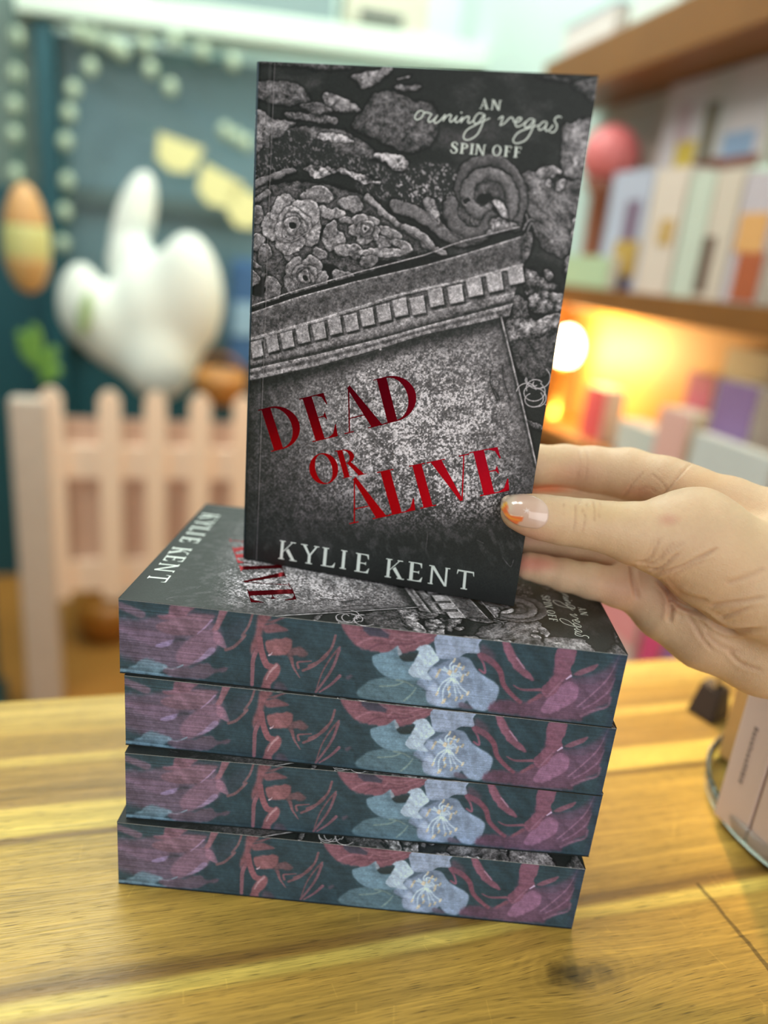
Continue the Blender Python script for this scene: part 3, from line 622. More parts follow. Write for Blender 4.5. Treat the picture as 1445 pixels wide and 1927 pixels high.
for ch, O, zf, w in (('K', (268, 1592), Z3, 112), ('Y', (398, 1614), Z3, 112), ('L', (525, 1634), Z3, 128), ('I', (638, 1651), Z3, 120), ('E', (727, 1668), Z3, 132), ('K', (910, 1702), Z3, 118),
                     ('E', (18, 1720), Z4, 136), ('N', (142, 1742), Z4, 124), ('T', (308, 1768), Z4, 108)):
    author += place(ch, O, (w, w*0.165), (10, -112), zf, 0.15, 0.05)
series = []
for ch, O, X, Y in (('A', (537, 424), (68, 6), (9, -76)), ('N', (615, 431), (72, 7), (9, -72)), ('S', (326, 738), (84, 7), (9, -76)), ('P', (394, 744), (84, 7), (9, -76)), ('I', (464, 749), (80, 7), (9, -76)),
                    ('N', (502, 752), (74, 7), (9, -76)), ('O', (624, 758), (74, 7), (9, -76)), ('F', (708, 766), (84, 8), (9, -78)), ('F', (778, 772), (84, 8), (9, -78))):
    series += place(ch, O, X, Y, Z2, 0.2, 0.06)
for pts in ([(150, 462), (125, 438), (95, 450), (76, 485), (92, 503), (125, 485), (140, 455), (165, 452), (198, 462)],
            [(198, 462), (172, 500), (180, 520), (207, 505), (240, 470)], [(240, 470), (216, 508), (222, 527), (252, 512), (294, 464)],
            [(294, 464), (277, 514)], [(277, 514), (302, 480), (326, 466), (336, 476), (324, 504), (337, 518), (378, 475)],
            [(378, 475), (364, 512), (382, 520), (418, 482)], [(418, 482), (404, 526)], [(404, 526), (432, 490), (458, 480), (464, 490), (454, 516), (468, 526), (505, 500)],
            [(566, 462), (530, 458), (498, 500), (505, 530), (535, 520), (574, 466), (560, 530), (520, 610), (458, 647), (424, 632), (445, 580), (520, 535), (612, 492)],
            [(672, 500), (700, 480), (704, 492), (684, 545)], [(684, 545), (715, 530), (755, 490), (775, 492), (785, 520), (812, 520), (838, 498), (820, 488), (795, 515), (800, 550), (835, 545), (870, 515)],
            [(925, 500), (895, 498), (862, 535), (868, 560), (900, 545), (930, 503), (915, 570), (870, 645), (805, 672), (778, 650), (815, 595), (900, 560), (975, 540)],
            [(1020, 520), (990, 520), (960, 555), (968, 577), (1000, 560), (1022, 524)], [(1022, 524), (1008, 570), (1020, 584), (1042, 570), (1064, 540)],
            [(1124, 488), (1104, 480), (1082, 490), (1074, 512), (1090, 540), (1086, 572), (1062, 594), (1036, 588)]):
    series += [Z2(g) for g in ribbon(pts, [7, 9, 10, 9, 10, 9, 10, 7], 6)]
series += [Z2([(402, 448), (412, 446), (414, 457), (404, 459)])]

# materials of the book
def m_print(name, rough, coat=0.0, fine=0.0):
    m, ns, ls, b = nt(name)
    at_ = N(ns, 'ShaderNodeVertexColor'); at_.layer_name = 'print'
    tx = N(ns, 'ShaderNodeTexCoord'); no = N(ns, 'ShaderNodeTexNoise'); no.inputs['Scale'].default_value = 2600; no.inputs['Detail'].default_value = 2
    ls.new(tx.outputs['Object'], no.inputs['Vector'])
    mr = N(ns, 'ShaderNodeMapRange'); mr.inputs['From Min'].default_value = 0.3; mr.inputs['From Max'].default_value = 0.7
    mr.inputs['To Min'].default_value = 1-fine; mr.inputs['To Max'].default_value = 1+fine
    ls.new(no.outputs['Fac'], mr.inputs['Value'])
    vm = N(ns, 'ShaderNodeVectorMath', operation='SCALE'); ls.new(at_.outputs['Color'], vm.inputs[0]); ls.new(mr.outputs[0], vm.inputs['Scale'])
    ls.new(vm.outputs[0], b.inputs['Base Color'])
    b.inputs['Roughness'].default_value = rough; b.inputs['Coat Weight'].default_value = coat; b.inputs['Coat Roughness'].default_value = 0.35
    b.inputs['Specular IOR Level'].default_value = 0.4
    return m
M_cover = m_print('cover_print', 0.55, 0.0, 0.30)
M_edge = m_print('painted_page_edge', 0.75, 0.0, 0.10)
M_dark = mat('cover_board', (34, 37, 37), 0.5, scale=300)
M_foil = mat('red_foil', (214, 20, 46), 0.15, 0.95, 0.10, 900)
M_white = mat('white_ink', (226, 232, 228), 0.5, noise=0.03, scale=900)
me_cover, me_block = paint_cover(), paint_edge()
me_title = letter_mesh('title_lettering', title, 0.00010)
me_author = letter_mesh('author_lettering', author, 0.00008)
me_series = letter_mesh('series_lettering', series, 0.00008)

def make_book(label, M3, loc, group=None):
    t = thing('paperback_book', label, 'book', group=group)
    t.matrix_world = Matrix.Translation(loc) @ M3.to_4x4()
    link('front_cover', me_cover, M_cover, t); link('page_block', me_block, M_edge, t)
    if 'back_cover' not in SHARED:
        bm = B(0.0, BW, 0.0, BL, -BT, -BT+0.00035, bev=0.0); o = obj('back_cover', bm, M_dark, t); SHARED['back_cover'] = o.data
        bm = bmesh.new(); n = 10
        prof = [(0.0024, -0.0005), (0.0008, -0.0007), (0.0001, -0.0022), (0, -BT/2), (0.0001, -BT+0.0016), (0.0006, -BT+0.0006), (0.0024, -BT+0.0001)]
        pr2 = [(0.0026, -0.0009), (0.0012, -0.0011), (0.0006, -0.0024), (0.0005, -BT/2), (0.0006, -BT+0.0018), (0.001, -BT+0.001), (0.0026, -BT+0.0005)]
        vs = [[[bm.verts.new((a, y, c)) for a, c in p] for p in (prof, pr2)] for y in (0.0, BL)]
        for k in range(len(prof)-1):
            bm.faces.new((vs[0][0][k], vs[0][0][k+1], vs[1][0][k+1], vs[1][0][k])); bm.faces.new((vs[0][1][k+1], vs[0][1][k], vs[1][1][k], vs[1][1][k+1]))
            for e in (0, 1): bm.faces.new((vs[e][0][k], vs[e][0][k+1], vs[e][1][k+1], vs[e][1][k]))
        o = obj('spine', bm, M_dark, t); SHARED['spine'] = o.data
    else:
        link('back_cover', SHARED['back_cover'], M_dark, t); link('spine', SHARED['spine'], M_dark, t)
    o = link('title_lettering', me_title, M_foil, t); tag(o, 'red foil title lettering')
    o = link('author_lettering', me_author, M_white, t); tag(o, 'white author name')
    o = link('series_lettering', me_series, M_white, t); tag(o, 'white series line')
    return t
SHARED = {}
make_book('dark paperback held upright by the hand, its whole stone-carving cover showing', HM, HO)
STK = [(0, 0, 0), (0.0023198159392751115, -0.0012316419186941677, 0.008479863374393765), (0.0039596712271848175, -0.006260974842664421, 0.043902923345846806), (0.0009684542031648194, -0.008924464061495002, 0.021181255688527474)]
STKL = ['topmost paperback of the stack, its front cover facing up under the held book', 'second paperback from the top of the stack with floral painted page edges',
        'third paperback from the top, dark cover strip showing at its upper left', 'bottom paperback of the stack lying directly on the wooden table']
for (x, y, a), i, lab in zip(STK, range(4), STKL):
    ca, sa = math.cos(a), math.sin(a)
    M3 = Matrix(((sa, ca, 0), (-ca, sa, 0), (0, 0, 1)))      # columns a, b, c
    M3 = Matrix(((sa*1.0, ca, 0), (-ca, sa, 0), (0, 0, 1)))
    loc = Vector((x - sa*BW, y + ca*BW, BT*(4-i)))
    make_book(lab, M3, loc, 'stack of floral edged paperbacks')

# ------------------------------------------------------------------ the hand holding the book
def back_t(px, py, r):                                        # distance at which a finger of radius r rests on the back cover
    d = ray(px, py); n = HMn[:, 2]; return ((HOn-n*(BT+r)-CAM) @ n)/(d @ n)
def chain(pts):
    out = []
    for p in pts:
        x, y, t, hp = p                                        # hp = half width in photograph pixels
        if t is None: t = back_t(x, y, 0.0095)
        out.append((at(x, y, t), hp*t/FPX))
    return out
THUMB = chain([(972, 964, 0.2995, 30), (992, 968, 0.2990, 36), (1022, 974, 0.2985, 41), (1062, 981, 0.298, 43.5), (1105, 986, 0.297, 44.5), (1150, 994, 0.296, 48), (1195, 1004, 0.296, 58), (1250, 1012, 0.298, 72), (1310, 1020, 0.302, 92)])
THENAR = chain([(1300, 1000, 0.303, 76), (1345, 1050, 0.304, 88), (1400, 1080, 0.306, 100), (1480, 1100, 0.308, 118), (1600, 1130, 0.31, 135)])
INDEX = chain([(890, 884, None, 32), (945, 880, None, 37), (1005, 877, None, 39.5), (1062, 878, 0.350, 40), (1115, 884, 0.347, 43), (1180, 892, 0.342, 48), (1250, 908, 0.334, 48), (1300, 930, 0.328, 50)])
MIDDLE = chain([(900, 955, None, 32), (1000, 950, None, 37), (1080, 955, 0.354, 40), (1150, 963, 0.350, 42), (1240, 985, 0.342, 48)])
RING = chain([(905, 1010, None, 30), (985, 1016, None, 36), (1070, 1024, 0.352, 39), (1130, 1033, 0.350, 40), (1210, 1050, 0.344, 46)])
PINKY = chain([(996, 1066, 0.3350, 27), (1022, 1072, 0.3338, 26), (1060, 1082, 0.333, 30), (1110, 1093, 0.333, 33), (1165, 1105, 0.334, 38), (1215, 1115, 0.335, 46)])
PALM = [chain([(1290, 925, 0.330, 48), (1370, 960, 0.326, 58), (1450, 1000, 0.322, 74), (1600, 1060, 0.318, 95)]),
        chain([(1215, 975, 0.345, 40), (1330, 1030, 0.338, 75), (1480, 1090, 0.33, 100)]),
        chain([(1195, 1045, 0.346, 42), (1290, 1090, 0.340, 72), (1450, 1140, 0.33, 100)]),
        chain([(1200, 1108, 0.338, 42), (1252, 1138, 0.336, 62), (1330, 1178, 0.333, 78), (1440, 1214, 0.328, 92), (1600, 1240, 0.32, 110)]),
        chain([(1560, 1110, 0.318, 150), (1760, 1150, 0.305, 165), (2000, 1230, 0.285, 180)])]
def rcone(P, A, ra, Bq, rb):
    d = Bq-A; L2 = d @ d; t = np.clip(((P-A) @ d)/L2, 0, 1)
    return np.linalg.norm(P-A-t[:, None]*d, axis=1)-(ra+(rb-ra)*t)
def smin(a, b, k):
    h = np.clip(0.5+0.5*(b-a)/k, 0, 1); return b+(a-b)*h-k*h*(1-h)
def dchain(P, ch, k=0.004):
    r = None
    for (A, ra), (Bq, rb) in zip(ch, ch[1:]):
        q = rcone(P, A, ra, Bq, rb); r = q if r is None else smin(r, q, k)
    return r
def hand_sdf(P):
    P = P.astype(np.float32)
    # a thumb is flatter than round at the nail: squash along the view of the nail
    th = dchain(P, THUMB, 0.003); tn = dchain(P, THENAR, 0.006)
    f = dchain(P, INDEX, 0.0025)
    for c_ in (MIDDLE, RING, PINKY): f = smin(f, dchain(P, c_, 0.0025), 0.0009)
    pm = None
    for c_ in PALM:
        q = dchain(P, c_, 0.006); pm = q if pm is None else smin(pm, q, 0.012)
    pm = smin(pm, f, 0.0045)
    th = smin(th, tn, 0.010)
    return smin(th, pm, 0.0055)
def surface_nets(lo, hi, h, fn):
    n = np.ceil((hi-lo)/h).astype(int)+1
    ax = [lo[i]+np.arange(n[i])*h for i in range(3)]
    f = np.empty(tuple(n), np.float32)
    for k in range(n[0]):
        Y_, Z_ = np.meshgrid(ax[1], ax[2], indexing='ij')
        f[k] = fn(np.stack([np.full(Y_.size, ax[0][k]), Y_.ravel(), Z_.ravel()], 1)).reshape(Y_.shape)
    s = f < 0
    c = [s[i:n[0]-1+i, j:n[1]-1+j, k:n[2]-1+k] for i in (0, 1) for j in (0, 1) for k in (0, 1)]
    cnt = sum(x.astype(np.int8) for x in c); act = (cnt > 0) & (cnt < 8)
    idx = -np.ones(act.shape, np.int64); I = np.argwhere(act); idx[act] = np.arange(len(I))
    acc = np.zeros((len(I), 3)); num = np.zeros(len(I))
    cor = [(i, j, k) for i in (0, 1) for j in (0, 1) for k in (0, 1)]
    for a in range(8):
        for b in range(a+1, 8):
            if sum(abs(np.subtract(cor[a], cor[b]))) != 1: continue
            pa, pb = I+cor[a], I+cor[b]; fa = f[tuple(pa.T)]; fb = f[tuple(pb.T)]; m = (fa < 0) != (fb < 0)
            t = np.where(m, fa/(fa-fb+1e-20), 0)[:, None]; acc += np.where(m[:, None], pa+(pb-pa)*t, 0); num += m
    V = lo+acc/num[:, None]*h
    F = []
    for axn in range(3):
        u, v = (axn+1) % 3, (axn+2) % 3
        e = [slice(None)]*3; g = [slice(None)]*3; e[axn] = slice(0, -1); g[axn] = slice(1, None)
        ch = s[tuple(e)] != s[tuple(g)]; J = np.argwhere(ch)
        J = J[(J[:, u] > 0) & (J[:, v] > 0) & (J[:, u] < n[u]-1) & (J[:, v] < n[v]-1)]
        du = np.zeros(3, int); du[u] = 1; dv = np.zeros(3, int); dv[v] = 1
        q = np.stack([idx[tuple((J-du-dv).T)], idx[tuple((J-dv).T)], idx[tuple(J.T)], idx[tuple((J-du).T)]], 1)
        flip = ~s[tuple(J.T)]; q[flip] = q[flip][:, ::-1]; F.append(q)
    return V, np.concatenate(F)
allp = np.array([p for c_ in [THUMB, THENAR, INDEX, MIDDLE, RING, PINKY]+PALM for p, r in c_]); lo_, hi_ = allp.min(0)-0.02, allp.max(0)+0.02
lo_[0] = 0.10; hi_[0] = 0.365; lo_ -= np.array([0, 0.01, 0.01]); hi_ += np.array([0, 0.01, 0.01])
HV, HF = surface_nets(lo_, hi_, 0.0009, hand_sdf)
def grad_n(P, e=0.0006):
    g = np.stack([hand_sdf(P+np.eye(3)[i]*e)-hand_sdf(P-np.eye(3)[i]*e) for i in range(3)], 1)
    return g/(np.linalg.norm(g, axis=1)[:, None]+1e-12)
HNrm = grad_n(HV)
hx, hy = proj(HV); ht = -((HV-CAM) @ RC)[:, 2]
facing = sm(-0.1, 0.5, -np.einsum('ij,ij->i', HNrm, (HV-CAM)/np.linalg.norm(HV-CAM, axis=1)[:, None]))
class Pts: pass
hc = Canvas(hx, hy, (214, 176, 150))
disp = np.zeros(len(HV))
def crease(pts, w, dep, tmax=0.33, tmin=0.0, tint=0.25):
    P_ = crom(pts, 6); I = hc.sel(P_, w*5)
    if not len(I): return
    d, t = hc.line(P_, I); en = sm(0, 0.12, t)*sm(1, 0.8, t); g = np.exp(-(d/w)**2)*en*facing[I]*((ht[I] < tmax) & (ht[I] > tmin))
    disp[I] -= dep*g; disp[I] += dep*0.35*np.exp(-((d-2.2*w)/w)**2)*en*facing[I]*((ht[I] < tmax) & (ht[I] > tmin))
    hc.put(I, np.clip(g*tint, 0, 1), (150, 96, 78))
C5 = zm(930, 900, 7.225); C6 = zm(1150, 1000, 4.898); C9 = zm(900, 800, 2.651)
hc.poly([(900, 780), (1500, 780), (1500, 1400), (900, 1400)], (212, 178, 148), 5, 1.0)
hc.c += ((fbm(hc.X, hc.Y, 60, 5, 4)-0.5)[:, None]*np.array([14, 18, 16]))
hc.c += ((fbm(hc.X, hc.Y, 5, 8, 3)-0.5)[:, None]*np.array([8, 9, 8]))
def blush(x, y, rx, ry, rgb, a):
    q = np.sqrt(((hc.X-x)/rx)**2+((hc.Y-y)/ry)**2); I = np.nonzero(q < 1.5)[0]; hc.put(I, sm(1.4, 0.1, q[I])*a, rgb)
blush(1258, 978, 22, 13, (196, 138, 122), 0.55); blush(985, 1010, 60, 22, (206, 150, 134), 0.6); blush(1170, 1110, 60, 60, (196, 140, 118), 0.45)
blush(1080, 890, 60, 26, (206, 150, 128), 0.35); blush(1000, 1060, 60, 20, (196, 110, 98), 0.6); blush(1200, 925, 36, 14, (214, 150, 128), 0.4)  # deep red patch above the little finger is shadow put into the colour
blush(1330, 900, 60, 25, (222, 178, 140), 0.5); blush(1260, 1120, 30, 40, (190, 128, 106), 0.4); blush(1020, 920, 60, 10, (222, 118, 78), 0.6)  # last, orange patch: warm light painted in the gap between thumb and index
blush(1130, 960, 80, 30, (218, 186, 140), 0.4); blush(1380, 1050, 90, 60, (222, 184, 148), 0.4)
for p, w, dp in (((1085, 350), (1108, 440), (1105, 560), (1085, 770)), 1.8, 0.00045), (((1200, 400), (1215, 480), (1245, 540), (1215, 640), (1195, 760)), 1.6, 0.00035), (((1260, 330), (1250, 430), (1240, 560)), 1.4, 0.00025), \
    (((1330, 300), (1360, 400), (1370, 520), (1350, 600)), 1.4, 0.0002), (((1170, 280), (1160, 330), (1130, 380)), 1.5, 0.00025), (((930, 330), (960, 420), (950, 520)), 1.4, 0.00012), (((1430, 320), (1440, 430), (1430, 560)), 1.6, 0.00018):
    crease(C5(*p), w, dp)
for p, w, dp in (((230, 290), (310, 275), (370, 230), (420, 130), (470, 40)), 2.6, 0.0006), (((340, 350), (430, 350), (500, 310), (560, 250), (640, 190)), 2.8, 0.0009), (((380, 400), (500, 370), (640, 330), (760, 270), (900, 200), (1000, 150)), 3.0, 0.0009), \
    (((300, 300), (380, 290), (450, 240), (520, 160), (620, 80)), 2.2, 0.0005), (((450, 260), (560, 170), (700, 90)), 2.0, 0.0003), (((560, 400), (720, 330), (880, 260)), 2.4, 0.0004), \
    (((400, 440), (500, 530), (560, 620), (680, 700), (860, 770), (960, 850), (1080, 905), (1250, 915), (1445, 890)), 4.5, 0.0020), (((900, 690), (1080, 660), (1250, 640), (1445, 600)), 4, 0.0006), (((1000, 790), (1120, 760), (1300, 690)), 3.5, 0.0005), \
    (((540, 620), (550, 720), (530, 840)), 5, 0.0010), (((690, 740), (760, 850), (850, 1000), (960, 1120)), 4, 0.0004), (((1080, 1100), (1200, 1220), (1400, 1280)), 4, 0.0005), (((190, 300), (210, 450), (240, 640)), 5, 0.0009), \
    (((600, 560), (760, 620), (900, 640)), 5, 0.0004), (((1050, 480), (1250, 420), (1445, 330)), 5, 0.0003), (((860, 930), (1000, 1050), (1200, 1120)), 4, 0.0003):
    crease(C6(*p), w*0.9, dp*1.25, 0.36, 0.0, 0.16)
for p, w, dp in (((720, 370), (770, 290), (830, 230)), 3, 0.0009), (((910, 360), (960, 300), (1040, 210), (1070, 190)), 3, 0.0010), (((530, 110), (545, 180), (530, 290)), 2.6, 0.0004), (((500, 120), (505, 200), (490, 280)), 2.4, 0.0003), \
    (((860, 240), (920, 290), (940, 330)), 3, 0.0005), (((790, 330), (850, 310), (890, 340)), 3, 0.0003):
    crease(C9(*p), w*0.7, dp*0.6, 0.40, 0.0, 0.12)
# fine skin lines slanting over the back of the thumb
fl = fbm(hx, hy, 3.2, 21, 2, 5.0, -0.7); disp += (fl-0.5)*0.00016*sm(1150, 1230, hx)
HV = HV + HNrm*disp[:, None]
hl = np.clip(hc.c, 5, 250)/255; hl = ((hl+0.055)/1.055)**2.4
hl *= np.array([1.07, 1.05, 1.0])
me = mesh_np('person', HV, HF, np.concatenate([hl, np.ones((len(hl), 1))], 1))
m, ns, ls, b = nt('skin')
vc = N(ns, 'ShaderNodeVertexColor'); vc.layer_name = 'print'; ls.new(vc.outputs[0], b.inputs['Base Color'])
tx = N(ns, 'ShaderNodeTexCoord'); n1 = N(ns, 'ShaderNodeTexVoronoi', feature='DISTANCE_TO_EDGE'); n1.inputs['Scale'].default_value = 900
n2 = N(ns, 'ShaderNodeTexNoise'); n2.inputs['Scale'].default_value = 350; n2.inputs['Detail'].default_value = 5
ls.new(tx.outputs['Object'], n1.inputs['Vector']); ls.new(tx.outputs['Object'], n2.inputs['Vector'])
ad = N(ns, 'ShaderNodeMath', operation='ADD'); ls.new(n1.outputs['Distance'], ad.inputs[0]); ls.new(n2.outputs['Fac'], ad.inputs[1])
bp = N(ns, 'ShaderNodeBump'); bp.inputs['Strength'].default_value = 0.35; bp.inputs['Distance'].default_value = 0.0005
ls.new(ad.outputs[0], bp.inputs['Height']); ls.new(bp.outputs[0], b.inputs['Normal'])
b.inputs['Roughness'].default_value = 0.52; b.inputs['Specular IOR Level'].default_value = 0.35
b.inputs['Subsurface Weight'].default_value = 0.25; b.inputs['Subsurface Radius'].default_value = (1.0, 0.35, 0.2); b.inputs['Subsurface Scale'].default_value = 0.004
person = link('person', me, m)
tag(person, 'hand reaching in from the right, thumb before and fingers behind the upright book', 'person')

# thumb nail: found on the skin along the line of sight, then domed
def hit(px, py):
    d = np.stack([ray(a, c_) for a, c_ in zip(px, py)]); t = np.full(len(d), 0.27)
    for _ in range(60): t = t+np.clip(hand_sdf(CAM+d*t[:, None]), -0.002, 0.01)*0.9
    return CAM+d*t[:, None]
NO = crom([(941, 950), (947, 936), (962, 930), (985, 929), (1006, 934), (1023, 944), (1031, 957), (1032, 973), (1027, 986), (1015, 994), (1000, 994), (976, 989), (957, 978), (946, 966)], 4, True)
ctr = np.array([990, 961.0]); nr = 14; npt = len(NO)
g = [ctr+(p-ctr)*(k/nr) for k in range(1, nr+1) for p in NO]; g = np.array([ctr]+g)
cin = ctr+(g-ctr)*0.93                                            # sample the skin slightly inside the outline so the free edge stays in front
S = hit(cin[:, 0], cin[:, 1]); tt = -((S-CAM) @ RC)[:, 2]
rr_ = np.array([0]+[k/nr for k in range(1, nr+1) for _ in NO])
k_ = np.arange(npt)
tq = np.minimum(tt, 0.3035)-0.00055-0.0004*(1-rr_**2)
NV = np.array([at(x_, y_, t_) for (x_, y_), t_ in zip(g, tq)])
Fq = [[0, 1+k, 1+(k+1) % npt, 1+(k+1) % npt] for k in range(0)]
quads = [[1+(r-1)*npt+k, 1+r*npt+k, 1+r*npt+(k+1) % npt, 1+(r-1)*npt+(k+1) % npt] for r in range(1, nr) for k in range(npt)]
nc = Canvas(g[:, 0], g[:, 1], (216, 178, 160))
nc.poly([(930, 920), (975, 920), (962, 960), (930, 980)], (226, 210, 186), 8, 0.7)
nc.poly(C5((620, 300), (740, 380), (735, 600), (600, 690), (560, 500)), (236, 206, 196), 6, 0.5)
nc.poly(crom(C5((150, 320), (180, 350), (190, 470), (230, 500), (320, 520), (385, 520), (385, 570), (340, 600), (300, 630), (220, 590), (150, 520), (110, 440), (90, 410)), 4, True), (240, 118, 66), 1.2)
nc.poly(crom(C5((90, 400), (150, 325), (170, 340), (120, 400), (100, 440)), 4, True), (250, 205, 60), 1.5)
nc.stroke(C5((150, 480), (230, 545), (340, 570)), 1.8, 1.0, (246, 160, 60), 1.5)
nc.stroke(C5((200, 480), (260, 510), (380, 520)), 0.7, 0.5, (255, 226, 190), 0.7)
for a_ in range(6):
    c6, s6 = math.cos(a_*math.pi/3+0.3), math.sin(a_*math.pi/3+0.3)
    nc.stroke([(991.5, 961), (991.5+6*c6, 961+5*s6)], 0.8, 0.3, (250, 236, 236), 0.7, 0.9, False)
nl = (np.clip(nc.c, 0, 252)/255+0.055)/1.055; nl = nl**2.4
bmn = bmesh.new(); vv = [bmn.verts.new(p) for p in NV]
for k in range(npt): bmn.faces.new((vv[0], vv[1+k], vv[1+(k+1) % npt]))
for q in quads: bmn.faces.new([vv[i] for i in q])
rim = [bmn.verts.new(at(NO[k][0]+0.6*(ctr[0]-NO[k][0])/40, NO[k][1]+0.6*(ctr[1]-NO[k][1])/40, tq[1+(nr-1)*npt+k]+0.0009)) for k in range(npt)]
for k in range(npt): bmn.faces.new((vv[1+(nr-1)*npt+k], rim[k], rim[(k+1) % npt], vv[1+(nr-1)*npt+(k+1) % npt]))
bmesh.ops.recalc_face_normals(bmn, faces=bmn.faces)
me = bpy.data.meshes.new('thumb_nail'); bmn.to_mesh(me); bmn.free()
for p in me.polygons: p.use_smooth = True
ca_ = me.color_attributes.new('print', 'FLOAT_COLOR', 'POINT')
full = np.concatenate([nl, nl[-npt:]]); ca_.data.foreach_set('color', np.concatenate([full, np.ones((len(full), 1))], 1).astype(np.float32).ravel())
m, ns, ls, b = nt('nail_gel'); vc = N(ns, 'ShaderNodeVertexColor'); vc.layer_name = 'print'; ls.new(vc.outputs[0], b.inputs['Base Color'])
b.inputs['Roughness'].default_value = 0.18; b.inputs['Coat Weight'].default_value = 0.8; b.inputs['Coat Roughness'].default_value = 0.05
nail = link('thumb_nail', me, m, person); nail['label'] = 'glossy pale pink nail with an orange and yellow flame at its tip'

# ------------------------------------------------------------------ table
m, ns, ls, b = nt('butcher_block_wood')
tx = N(ns, 'ShaderNodeTexCoord'); sx = N(ns, 'ShaderNodeSeparateXYZ'); ls.new(tx.outputs['Object'], sx.inputs[0])
def mth(op, a, c_=None):
    n = N(ns, 'ShaderNodeMath', operation=op)
    for i_, q in enumerate((a, c_)):
        if q is None: continue
        if isinstance(q, (int, float)): n.inputs[i_].default_value = q
        else: ls.new(q, n.inputs[i_])
    return n.outputs[0]
def tnoise(sc, scale, det=4, rough=0.55, vec=None):
    mp = N(ns, 'ShaderNodeMapping'); mp.inputs['Scale'].default_value = sc; ls.new(vec or tx.outputs['Object'], mp.inputs[0])
    n = N(ns, 'ShaderNodeTexNoise'); n.inputs['Scale'].default_value = scale; n.inputs['Detail'].default_value = det; n.inputs['Roughness'].default_value = rough
    ls.new(mp.outputs[0], n.inputs['Vector']); return n.outputs['Fac']
# knot pushes the grain lines around itself
kx, ky = 0.184, -0.089
du_ = mth('SUBTRACT', sx.outputs[0], kx); dv_ = mth('SUBTRACT', sx.outputs[1], ky)
dd_ = mth('SQRT', mth('ADD', mth('POWER', mth('MULTIPLY', du_, 0.62), 2.0), mth('POWER', dv_, 2.0)))
infl = mth('POWER', 2.718, mth('MULTIPLY', mth('POWER', mth('DIVIDE', dd_, 0.017), 2.0), -1.0))
vw = mth('ADD', sx.outputs[1], mth('MULTIPLY', mth('MULTIPLY', infl, 0.55), mth('MULTIPLY', dv_, -1.0)))
wob = tnoise((1.2, 4, 1), 3.0, 2); vw = mth('ADD', vw, mth('MULTIPLY', mth('SUBTRACT', wob, 0.5), 0.006))
cb = N(ns, 'ShaderNodeCombineXYZ'); ls.new(sx.outputs[0], cb.inputs[0]); ls.new(vw, cb.inputs[1])
# boards across v
V0, V1 = -0.30, 0.15
mr = N(ns, 'ShaderNodeMapRange'); mr.inputs['From Min'].default_value = V0; mr.inputs['From Max'].default_value = V1; ls.new(vw, mr.inputs['Value'])
rp = N(ns, 'ShaderNodeValToRGB'); ls.new(mr.outputs[0], rp.inputs[0]); els = rp.color_ramp.elements
WB = [(-0.30, (150, 108, 48)), (-0.22, (164, 124, 58)), (-0.215, (130, 92, 42)), (-0.16, (166, 126, 56)), (-0.11, (170, 130, 60)), (-0.0690, (186, 142, 66)), (-0.0668, (168, 128, 58)), (-0.0655, (206, 170, 84)), (-0.0600, (212, 178, 90)), (-0.0585, (150, 112, 52)),
      (-0.0545, (120, 86, 42)), (-0.0500, (160, 122, 56)), (-0.035, (184, 144, 68)), (-0.005, (180, 140, 66)), (0.0215, (176, 138, 64)), (0.0240, (116, 84, 40)), (0.0262, (128, 92, 44)), (0.0285, (208, 172, 84)), (0.0455, (206, 168, 82)), (0.0485, (150, 112, 56)),
      (0.066, (158, 118, 58)), (0.0790, (164, 124, 60)), (0.0815, (198, 158, 80)), (0.0860, (196, 156, 80)), (0.0890, (158, 118, 60)), (0.108, (164, 124, 60)), (0.1140, (186, 146, 76)), (0.1300, (204, 164, 92)), (0.15, (186, 146, 72))]
for k, (v_, c_) in enumerate(WB):
    e = els[k] if k < 2 else els.new(0.5)
    if k < 2: pass
    e.position = (v_-V0)/(V1-V0); e.color = s2l(c_)+(1,)
WBs = sorted(WB); 
for k, e in enumerate(els): e.position = (WBs[k][0]-V0)/(V1-V0); e.color = s2l(tuple(min(255, q*w_) for q, w_ in zip(WBs[k][1], (1.05, 1.085, 1.07))))+(1,)
g1 = tnoise((1.3, 26, 1), 5.5, 5, 0.6, cb.outputs[0]); g2 = tnoise((3, 110, 1), 9.0, 4, 0.6, cb.outputs[0]); g3 = tnoise((1, 1, 1), 9, 3)
mA = N(ns, 'ShaderNodeMix', data_type='RGBA', blend_type='MULTIPLY'); mA.inputs[0].default_value = 1.0
r1 = N(ns, 'ShaderNodeMapRange'); r1.inputs['From Min'].default_value = 0.3; r1.inputs['From Max'].default_value = 0.7; r1.inputs['To Min'].default_value = 0.70; r1.inputs['To Max'].default_value = 1.22; ls.new(g1, r1.inputs['Value'])
r2 = N(ns, 'ShaderNodeMapRange'); r2.inputs['From Min'].default_value = 0.3; r2.inputs['From Max'].default_value = 0.7; r2.inputs['To Min'].default_value = 0.72; r2.inputs['To Max'].default_value = 1.20; ls.new(g2, r2.inputs['Value'])
r3 = N(ns, 'ShaderNodeMapRange'); r3.inputs['From Min'].default_value = 0.3; r3.inputs['From Max'].default_value = 0.7; r3.inputs['To Min'].default_value = 0.9; r3.inputs['To Max'].default_value = 1.08; ls.new(g3, r3.inputs['Value'])
# open pores: thin dark dashes
po = tnoise((14, 420, 1), 6.0, 2, 0.5, cb.outputs[0]); por = N(ns, 'ShaderNodeMapRange'); por.inputs['From Min'].default_value = 0.33; por.inputs['From Max'].default_value = 0.41; por.inputs['To Min'].default_value = 0.42; por.inputs['To Max'].default_value = 1.0; ls.new(po, por.inputs['Value'])
